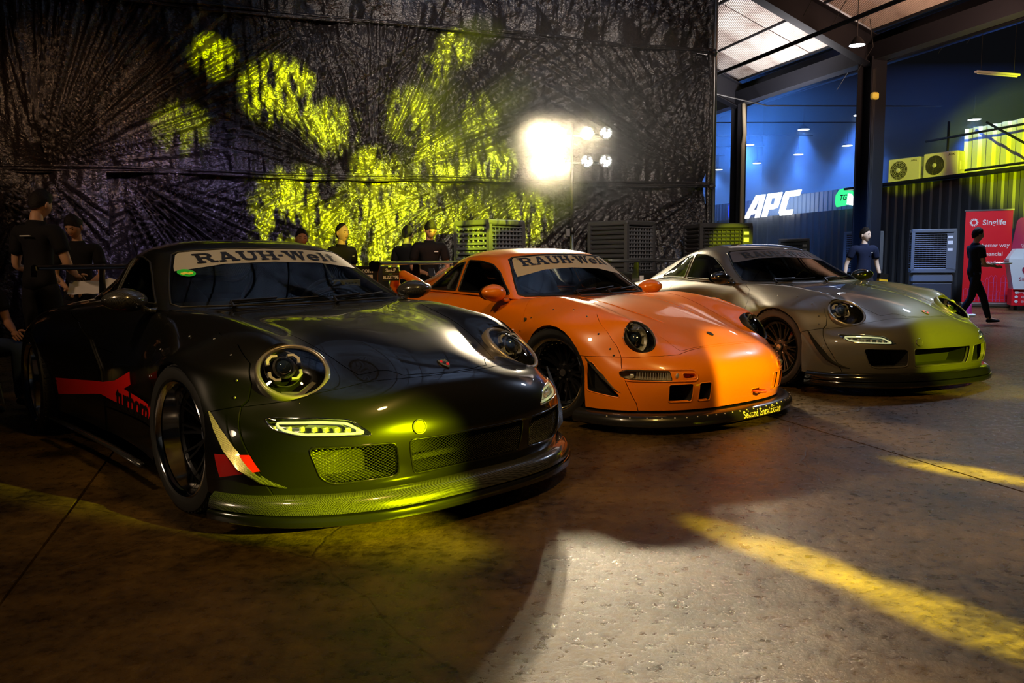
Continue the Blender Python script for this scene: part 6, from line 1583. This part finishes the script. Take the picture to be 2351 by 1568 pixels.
# ------------------------------------------------------------------ evaporative coolers
def cooler(loc, rz, label, w_=.8, d=.6, z0=.70, h=1.05, body='cooler_grey', front='slats', side='louvre', base=True, ctrl=True, name_print=None, grid=True):
    r = thing('evaporative_cooler', label, 'cooler', loc, rz, group='evaporative coolers'); m = MATS[body]
    zt = z0+h
    # frame: four corner posts, top and bottom trays (front is -y)
    MB().box((0,0,zt-.04), (w_,d,.08), bev=.015).obj('top_cover', m, r, sharp=30); MB().box((0,0,z0+.05), (w_,d,.10), bev=.015).obj('bottom_tray', m, r, sharp=30)
    for sx in (-1,1):
        for sy in (-1,1): MB().box((sx*(w_/2-.03), sy*(d/2-.03), z0+h/2), (.06,.06,h-.1)).obj('corner_post', m, r)
    MB().box((0,.02,z0+h/2), (w_-.1,d-.1,h-.16)).obj('core', MATS['cooler_dark'], r)
    cw_ = .13 if ctrl else 0
    gx0, gx1 = -w_/2+.05, w_/2-.05-cw_; g = MB(); n = 17
    for k in range(n):
        z = z0+.13+(h-.24)*k/(n-1); g.box(((gx0+gx1)/2,-d/2+.012,z), (gx1-gx0,.022,.010), Rx(.5))
    if grid:
        for k in range(9): x = gx0+(gx1-gx0)*(k+.5)/9; g.box((x,-d/2+.03,z0+h/2), (.008,.02,h-.2))
    o = g.obj('front_louvre', MATS['cooler_grey'] if body != 'cooler_dark' else m, r); o['kind'] = 'stuff'
    if ctrl:
        MB().box((w_/2-.05-cw_/2,-d/2+.01,z0+h/2), (cw_,.03,h-.18)).obj('control_panel', m, r)
        for z, hh in ((zt-.17,.05),(zt-.28,.07),(zt-.42,.05)): MB().box((w_/2-.05-cw_/2,-d/2-.007,z), (cw_*.7,.004,hh)).obj('control_label', MATS['label_white'], r)
    for sx in (-1,1):
        g = MB()
        for k in range(14): z = z0+.14+(h-.27)*k/13; g.box((sx*(w_/2-.008),0,z), (.02,d-.14,.028), Ry(sx*.6))
        if side == 'pegs':
            for k in range(12):
                for j in range(6): g.box((sx*(w_/2+.004),-d/2+.12+j*(d-.24)/5,z0+.16+k*(h-.3)/11), (.012,.022,.03))
        o = g.obj('side_louvre', MATS['cooler_side'] if side != 'pegs' else MATS['cooler_grey'], r); o['kind'] = 'stuff'
    MB().box((0,0,z0-.10), (w_*.94,d*.9,.20), bev=.03).obj('water_tank', m, r, sharp=30)
    if base:
        MB().box((0,0,(z0-.2)/2+.05), (w_*.9,d*.85,z0-.3), bev=.02).obj('lower_cabinet', MATS['cooler_dark'], r, sharp=30)
        for sx in (-1,1):
            for sy in (-1,1): MB().lathe([(0,-.02),(.04,-.02),(.05,-.01),(.05,.01),(.04,.02),(0,.02)], 12, T4((sx*w_*.38,sy*d*.33,.05), Ry(PI/2))).obj('castor', MATS['rubber'], r, smooth=True, sharp=30)
    if name_print: text_obj('name_print', name_print, .11, MATS['label_white'], T4((0,-d*.425-.004,.30), Rx(PI/2)), r, bold=.002)
    return r
cooler((-.33,12.15,0), .80, 'tall cooler behind the orange roof, its front edge lit yellow', w_=.78, d=.78, z0=.45, h=1.24, body='cooler_side', side='pegs', ctrl=False)
cooler((1.88,13.45,0), .80, 'tall dark cooler before the sheeting between orange and grey cars', w_=.82, d=.82, z0=.45, h=1.27, body='cooler_side', ctrl=False)
cooler((3.55,13.6,0), .12, 'black cooler with yellow lit grid behind the grey car roof', w_=.92, d=.8, z0=.45, h=1.22, body='cooler_dark')
cooler((6.95,19.4,0), -.35, 'small pale cooler farthest down the dark wall', w_=.72, d=.6, z0=.72, h=.82)
cooler((7.85,17.6,0), -.42, 'grey cooler partly hidden behind the walking man in the polo shirt', w_=.80, d=.6, z0=.74, h=.90, name_print='iwata')
cooler((8.75,16.4,0), -.38, 'grey cooler with bright labels left of the red roll up banner', w_=.82, d=.55, z0=.74, h=.90, name_print='iwata')

# ------------------------------------------------------------------ banner and promotion counter
bn = thing('roll_up_banner', 'red roll up banner with white lettering behind the walking waiter', 'banner', (10.08,16.7,0), -.42)
MB().box((0,0,.05), (.92,.20,.09), bev=.02).obj('base', MATS['steel'], bn, sharp=30); MB().box((0,0,2.04), (.90,.03,.03)).obj('top_rail', MATS['steel'], bn); MB().tube([(0,.04,.08),(0,.04,2.03)], .012, 8).obj('support_pole', MATS['steel'], bn)
MB().box((0,-.005,1.065), (.86,.006,1.93)).obj('print_panel', MATS['banner_red'], bn)
FT = lambda x, z, y=-.0095: T4((x, y, z), Rx(PI/2))
WP = MATS['white_print']
text_obj('title_print', 'Singlife', .155, WP, FT(.10,1.78), bn, bold=.002)
for tx, z, x in (('A better way', 1.30, .09), ('to financial', 1.12, .035), ('independence', .94, .06)): text_obj('slogan_print', tx, .115, WP, FT(x, z), bn, bold=.001)
def petal_ring(par, T, r0, r1, m, n=14):
    mb = MB()
    for k in range(n):
        a = 2*PI*k/n; P = [(math.cos(a)*r0, math.sin(a)*r0), (math.cos(a+.30)*r1*.92, math.sin(a+.30)*r1*.92), (math.cos(a+.52)*r1, math.sin(a+.52)*r1), (math.cos(a+.50)*r0, math.sin(a+.50)*r0)]
        mb.add([T @ Vector((x, y, 0)) for x, y in P], [(0,1,2,3)])
    return mb.obj('ring_emblem', m, par)
petal_ring(bn, FT(-.27,1.79), .045, .085, WP)
sk = MB(); rn = random.Random(3); x = -.40
while x < .40:
    w_ = rn.uniform(.05,.11); hh = rn.uniform(.15,.62)*(1 if x > -.2 else .6)
    P = [(x,.12),(x,.12+hh),(x+w_/2,.12+hh+rn.uniform(0,.08)),(x+w_,.12+hh),(x+w_,.12)]
    sk.tube([(a, -.010, b) for a, b in P], .0035, 4)
    for k in range(int(hh/.09)): sk.tube([(x+.01,-.010,.16+k*.09),(x+w_-.01,-.010,.16+k*.09)], .002, 4)
    x += w_*1.08
sk.obj('skyline_print', MATS['skyline'], bn)
ct = thing('promotion_counter', 'white and red promotion counter with arched header at the right edge', 'counter', (10.42,15.6,0), -.42)
MB().prism([(-.44,.10),(.44,.10),(.44,.42),(-.44,.42)], .50, T4((0,.25,0), Rx(PI/2))).obj('lower_case', MATS['banner_red'], ct)
MB().prism([(-.42,.42),(.42,.42),(.52,.98),(.52,1.02),(-.52,1.02),(-.52,.98)], .56, T4((0,.28,0), Rx(PI/2))).obj('upper_case', MATS['counter_white'], ct)
MB().prism([(-.52,1.02),(.52,1.02),(.40,1.22),(-.40,1.22)], .40, T4((0,.20,0), Rx(PI/2))).obj('box_lid', MATS['counter_white'], ct)
MB().tube([(-.22,-.21,1.09),(-.10,-.20,1.17),(.12,-.20,1.17),(.20,-.21,1.12)], .012, 6).obj('lid_slot', MATS['plastic_black'], ct)
MB().prism([(-.42,1.20),(.42,1.20),(.34,1.78),(.28,1.84),(-.28,1.84),(-.34,1.78)], .05, T4((0,.28,0), Rx(PI/2))).obj('header_board', MATS['maroon'], ct)
for tx, z, s_, x in (('GET YOUR',1.73,.062,-.02),('FREE',1.64,.15,-.04),('SINGLIFE',1.53,.095,0),('CREDITS',1.44,.095,0),('HERE',1.365,.06,.05),('TO START YOUR JOURNEY',1.30,.042,0),('TO FINANCIAL FREEDOM',1.25,.042,0)):
    text_obj('header_print', tx, s_, WP, FT(x, z, .226), ct, bold=.002 if s_ > .05 else 0)
petal_ring(ct, FT(-.20,.80,-.285), .05, .095, MATS['maroon'], 18); text_obj('counter_print', 'Singlife', .10, MATS['maroon'], FT(-.20,.62,-.285), ct)
for k in range(3):
    MB().add([FT(-.36,.36-k*.09,-.255) @ Vector((math.cos(a)*.03, math.sin(a)*.03, 0)) for a in [2*PI*i/14 for i in range(14)]], [tuple(range(14))]).obj('contact_dot', WP, ct); text_obj('contact_print', '@singlifephilippines' if k == 0 else '@singlifeph', .05, WP, FT(-.16,.36-k*.09,-.255), ct)
for sx in (-1,1): MB().box((sx*.36,0,.05), (.06,.4,.10)).obj('foot', MATS['plastic_black'], ct)
cn = thing('traffic_cone', 'small red and white cone beside the waiter feet', 'cone', (8.3,14.2,0), 0)
MB().lathe([(.0,.36),(.02,.36),(.045,.10),(.05,.04)], 16).obj('cone_body', MATS['banner_pink'], cn, smooth=True); MB().box((0,0,.02), (.16,.16,.04), bev=.01).obj('base', MATS['white_print'], cn)

# ------------------------------------------------------------------ bench with audio gear behind the orange car
bx = thing('speaker_box', 'black speaker box with white dotted face behind the black mirror', 'speaker', (-1.62,8.75,0), -.2)
MB().box((0,0,.52), (.42,.34,1.04), bev=.01).obj('cabinet', MATS['plastic_black'], bx, sharp=30)
text_obj('print', 'audio.com', .075, WP, FT(.0,.99,-.174), bx, bold=.002)
MB().box((-.0,-.173,.86), (.30,.006,.17)).obj('white_face', WP, bx)
for i in range(3):
    for j in range(2): MB().lathe([(0,.0),(.022,.0),(.022,-.004)], 12, T4((-.10+i*.09,-.178,.82+j*.08), Rx(PI/2))).obj('port', MATS['sign_black'], bx)
tb = thing('folding_table', 'low white topped table behind the orange car tail', 'table', (.35,10.2,0), .2)
MB().box((0,0,.80), (1.5,.6,.03), bev=.01).obj('table_top', MATS['label_white'], tb)
for sx in (-1,1):
    for sy in (-1,1): MB().tube([(sx*.68,sy*.24,0),(sx*.68,sy*.24,.79)], .014, 6).obj('leg', MATS['steel'], tb)
gb = tag(MB().box((-.92,9.0,.42), (.30,.22,.84), Rz(.2), bev=.03).obj('green_bin', mat('bin_green', (.25,.45,.05), .5)), 'green bin with white rim between the orange tail and the man', 'bin')
eq = thing('equipment_case', 'black equipment case with small white label behind the grey car wing', 'case', (2.1,11.6,0), .2)
MB().box((0,0,.45), (.9,.5,.9), bev=.02).obj('case_body', MATS['plastic_black'], eq, sharp=30); MB().box((-.3,-.253,.80), (.09,.004,.10)).obj('case_label', MATS['label_white'], eq)
for z in (.3,.6): MB().box((0,-.255,z), (.88,.008,.015)).obj('case_seam', MATS['steel'], eq)
tp_ = thing('paper_sheet', 'crumpled pale cloth in the hands of the woman', 'cloth', (-3.52,6.68,.95), .2)
V = []; F = []
for i in range(9):
    for j in range(6): V.append((-.20+.05*i, -.02-.02*j, .06*mnoise.noise(Vector((i*.55, j*.8, 2)))-.022*j))
for i in range(8):
    for j in range(5): F.append((i*6+j, i*6+j+1, (i+1)*6+j+1, (i+1)*6+j))
mesh_obj('sheet', V, F, MATS['paper'], tp_, smooth=True)

# ------------------------------------------------------------------ the cars
paint_black = mat('paint_black', (.0055,.0055,.005), .28, .05, coat=1., coat_rough=.012, spec=.12)
def flake(m, sc=600, amt=.05):
    nt = m.node_tree; n = nd(m, 'ShaderNodeTexNoise', _Scale=float(sc), _Detail=2.); tc = nd(m, 'ShaderNodeTexCoord'); lk(m, tc.outputs['Object'], n.inputs['Vector'])
    b_ = nd(m, 'ShaderNodeBump'); b_.inputs['Strength'].default_value = amt; b_.inputs['Distance'].default_value = .002; lk(m, n.outputs['Fac'], b_.inputs['Height']); lk(m, b_.outputs[0], nt.nodes['Principled BSDF'].inputs['Normal'])
paint_orange = mat('paint_orange', (.95,.24,.003), .30, .0, coat=1., coat_rough=.02)
paint_grey = mat('paint_grey', (.12,.113,.10), .42, .35, coat=1., coat_rough=.02); flake(paint_grey, 900, .12)
def place(ya): return math.atan2(-math.cos(ya), math.sin(ya))+PI/2
build_997('sports_car', 'black wide-body coupe with red side stripe, nearest the camera', -.7686, 3.9652, place(.7241), paint_black, dict(), MATS['carbon'], MATS['carbon'], MATS['carbon'], True, mat('ring_black', (.30,.27,.24), .35, .5, coat=.5), decals=True, strip_kw=dict(z=1.092))
build_993('sports_car', 'orange wide-body coupe with flared arches in the middle of three', .98, 5.80, place(.64), paint_orange, dict(rivets=True, dish=.075, fork=.13, nspoke=10, lipm=MATS['chrome']))
build_997('sports_car', 'metallic grey coupe with large grille openings, rightmost car', 3.0847, 6.9962, place(.3888), paint_grey, dict(dish=.03, lipm=MATS['rim_dark'], nspoke=12, fork=.09), MATS['lip_gloss'], MATS['lip_gloss'], MATS['plastic_black'], False, mat('ring_grey', (.33,.31,.27), .3, .7, coat=1), strip_kw=dict(z=1.092, m=MATS['strip_smoke'], lm=MATS['black_print']))

# ------------------------------------------------------------------ people
DK = (.008,.008,.009)
person('person with back turned in black T-shirt behind the black car', (-3.86,6.45,0), PI-.25, H=1.68, pose=dict(elL=(.27,-.02,1.10), wrL=(.16,-.22,1.02), elR=(-.27,-.02,1.10), wrR=(-.16,-.22,1.02)), tilt=(.35,0,0), back_print=True, pants=DK)
person('woman in black looking down, hair tied back, left of the black car', (-3.98,7.25,0), .35, H=1.52, hairstyle='bun', skin=(.50,.28,.17), pose=dict(elL=(.22,-.03,1.12), wrL=(.08,-.22,.98), elR=(-.22,-.03,1.12), wrR=(-.08,-.22,.98)), tilt=(.38,0,-.35))
person('seated person in blue jeans low at the left edge', (-4.15,6.0,0), 1.1, H=1.6, skin=(.40,.2,.12), pants=(.03,.05,.12), pose=dict(pel=(0,0,.50), sp=(0,-.02,.68), ch=(0,-.06,.86), tr=(0,-.08,.965), nk=(0,-.09,1.0), hb=(0,-.11,1.06), shL=(.175,-.07,.95), shR=(-.175,-.07,.95), elL=(.22,-.12,.70), elR=(-.22,-.12,.70), wrL=(.14,-.35,.62), wrR=(-.14,-.35,.62), hiL=(.09,-.02,.48), hiR=(-.09,-.02,.48), knL=(.13,-.42,.50), knR=(-.13,-.42,.50), anL=(.13,-.40,.09), anR=(-.13,-.40,.09), toL=(.14,-.55,.035), toR=(-.14,-.55,.035)), tilt=(.3,0,0))
stl = thing('stool', 'low dark stool under the seated person', 'stool', (-4.15,6.0,0)); MB().lathe([(0,.42),(.16,.42),(.17,.40),(.16,.38),(0,.38)], 20).obj('seat', MATS['plastic_black'], stl, smooth=True, sharp=30)
for k in range(4): a = PI/4+PI/2*k; MB().tube([(math.cos(a)*.12, math.sin(a)*.12,.39),(math.cos(a)*.17, math.sin(a)*.17,0)], .012, 6).obj('leg', MATS['steel'], stl)
person('balding man in black T-shirt looking right, lit yellow', (-1.93,9.0,0), .95, H=1.50, skin=(.70,.48,.26), hairstyle='receding', logo=.6)
person('head of a crouched person just above the black car roof', (-2.28,8.6,0), .4, H=1.42, hair=(.03,.02,.03))
person('man in black T-shirt looking down at his phone behind the orange wing', (-.98,9.5,0), .22, H=1.56, skin=(.45,.24,.15), pose=dict(elL=(.24,.0,1.10), wrL=(.06,-.27,1.03), elR=(-.24,.0,1.10), wrR=(-.06,-.27,1.03), curl=.9), tilt=(.48,0,.15), logo=1., pants=(.2,.28,.1), hairstyle='fringe')
ph = tag(MB().box((-.93,9.18,.955), (.075,.012,.15), Rz(.22) @ Rx(-.9), bev=.005).obj('smartphone', MATS['plastic_black']), 'dark phone held by the man behind the orange wing', 'phone')
person('dark figure standing close behind the man with the phone', (-1.32,10.0,0), PI-.5, H=1.52, skin=(.35,.3,.1), pose=dict(), tilt=(.25,0,.3))
person('man in navy polo shirt walking, holding a yellow bag', (5.37,12.0,0), .05, H=1.50, skin=(.75,.62,.55), shirt=(.012,.02,.06), pants=(.02,.02,.035), pose=dict(elL=(.26,.05,1.12), wrL=(.30,-.02,.88), elR=(-.27,.08,1.13), wrR=(-.31,.05,.89), knL=(.10,-.14,.51), anL=(.10,-.12,.10), toL=(.11,-.28,.07), anR=(-.10,.20,.12), toR=(-.11,.06,.035)), tilt=(0,0,.45), logo=.5)
bg = thing('shopping_bag', 'small black and yellow bag hanging from the polo man left hand', 'bag', (5.62,11.93,.66), .1)
MB().prism([(-.07,0),(.07,0),(.085,.14),(-.05,.16)], .07, T4((0,.03,0), Rx(PI/2))).obj('bag_body', mat('bag_yellow', (.75,.5,.02), .5), bg); MB().prism([(-.06,.10),(.08,.08),(.085,.16),(-.05,.18)], .074, T4((0,.032,0), Rx(PI/2))).obj('bag_band', MATS['plastic_black'], bg)
MB().tube([(-.03,0,.16),(0,0,.20),(.04,0,.155)], .005, 5).obj('bag_handle', MATS['plastic_black'], bg)
wk, J_, T_ = person('waiter in black walking right, carrying a tray before the red banner', (7.30,12.4,0), PI/2-.05, H=1.50, skin=(.60,.35,.22), shoes=(.01,.01,.01), pose=dict(elL=(.20,-.05,1.10), wrL=(.10,-.33,1.06), elR=(-.20,-.05,1.10), wrR=(-.08,-.33,1.06), knL=(.09,-.22,.52), anL=(.09,-.34,.10), toL=(.10,-.50,.06), knR=(-.09,.08,.50), anR=(-.09,.30,.16), toR=(-.10,.20,.04)), tilt=(.1,0,0), hairstyle='short')
ty = tag(MB().lathe([(0,.0),(.17,.0),(.19,.015),(.18,.018),(.165,.006),(0,.006)], 24, T4((7.66,12.38,.955))).obj('serving_tray', mat('tray', (.5,.5,.45), .25, .8), smooth=True, sharp=30), 'round silver tray carried by the waiter', 'tray')

# ------------------------------------------------------------------ haze in the air
def haze(name, lo, hi, dens, aniso, col=(1,1,1), lab=''):
    m = D.materials.new(name); m.use_nodes = True; m.node_tree.nodes.clear()
    o_ = nd(m, 'ShaderNodeOutputMaterial'); v_ = nd(m, 'ShaderNodeVolumeScatter'); v_.inputs['Density'].default_value = dens; v_.inputs['Anisotropy'].default_value = aniso; v_.inputs['Color'].default_value = (*col, 1)
    lk(m, v_.outputs[0], o_.inputs['Volume'])
    c = [(a+b)/2 for a, b in zip(lo, hi)]; o = MB().box(c, [b-a for a, b in zip(lo, hi)]).obj(name, m); tag(o, lab, 'haze', kind='stuff'); return o
mh = haze('hall_haze', (5.2,21.5,.02), (16,44,6.2), .05, .25, (.55,.75,1), 'blue lit mist filling the far hall')
fh = haze('stage_haze', (0,0,0), (1,1,1), .065, .38, (1,.97,.92), 'bright mist around the flood lamps'); m_ = fh.data.materials[0]; D.objects.remove(fh)
fb = MB(); fb.lathe([(max(0, math.sin(PI*k/20)), math.cos(PI*k/20)) for k in range(21)], 40, Matrix.Translation((.75, 12.3, 3.25)) @ Matrix.Diagonal((2.7, 1.15, 1.75, 1)))
hb = bmesh.new(); hv = [hb.verts.new(v) for v in fb.v]
for f in fb.f: hb.faces.new([hv[i] for i in f])
bmesh.ops.remove_doubles(hb, verts=hb.verts, dist=1e-4); bmesh.ops.recalc_face_normals(hb, faces=hb.faces)
tag(bm_obj('stage_haze', hb, m_, smooth=True), 'bright mist around the flood lamps', 'haze', kind='stuff')
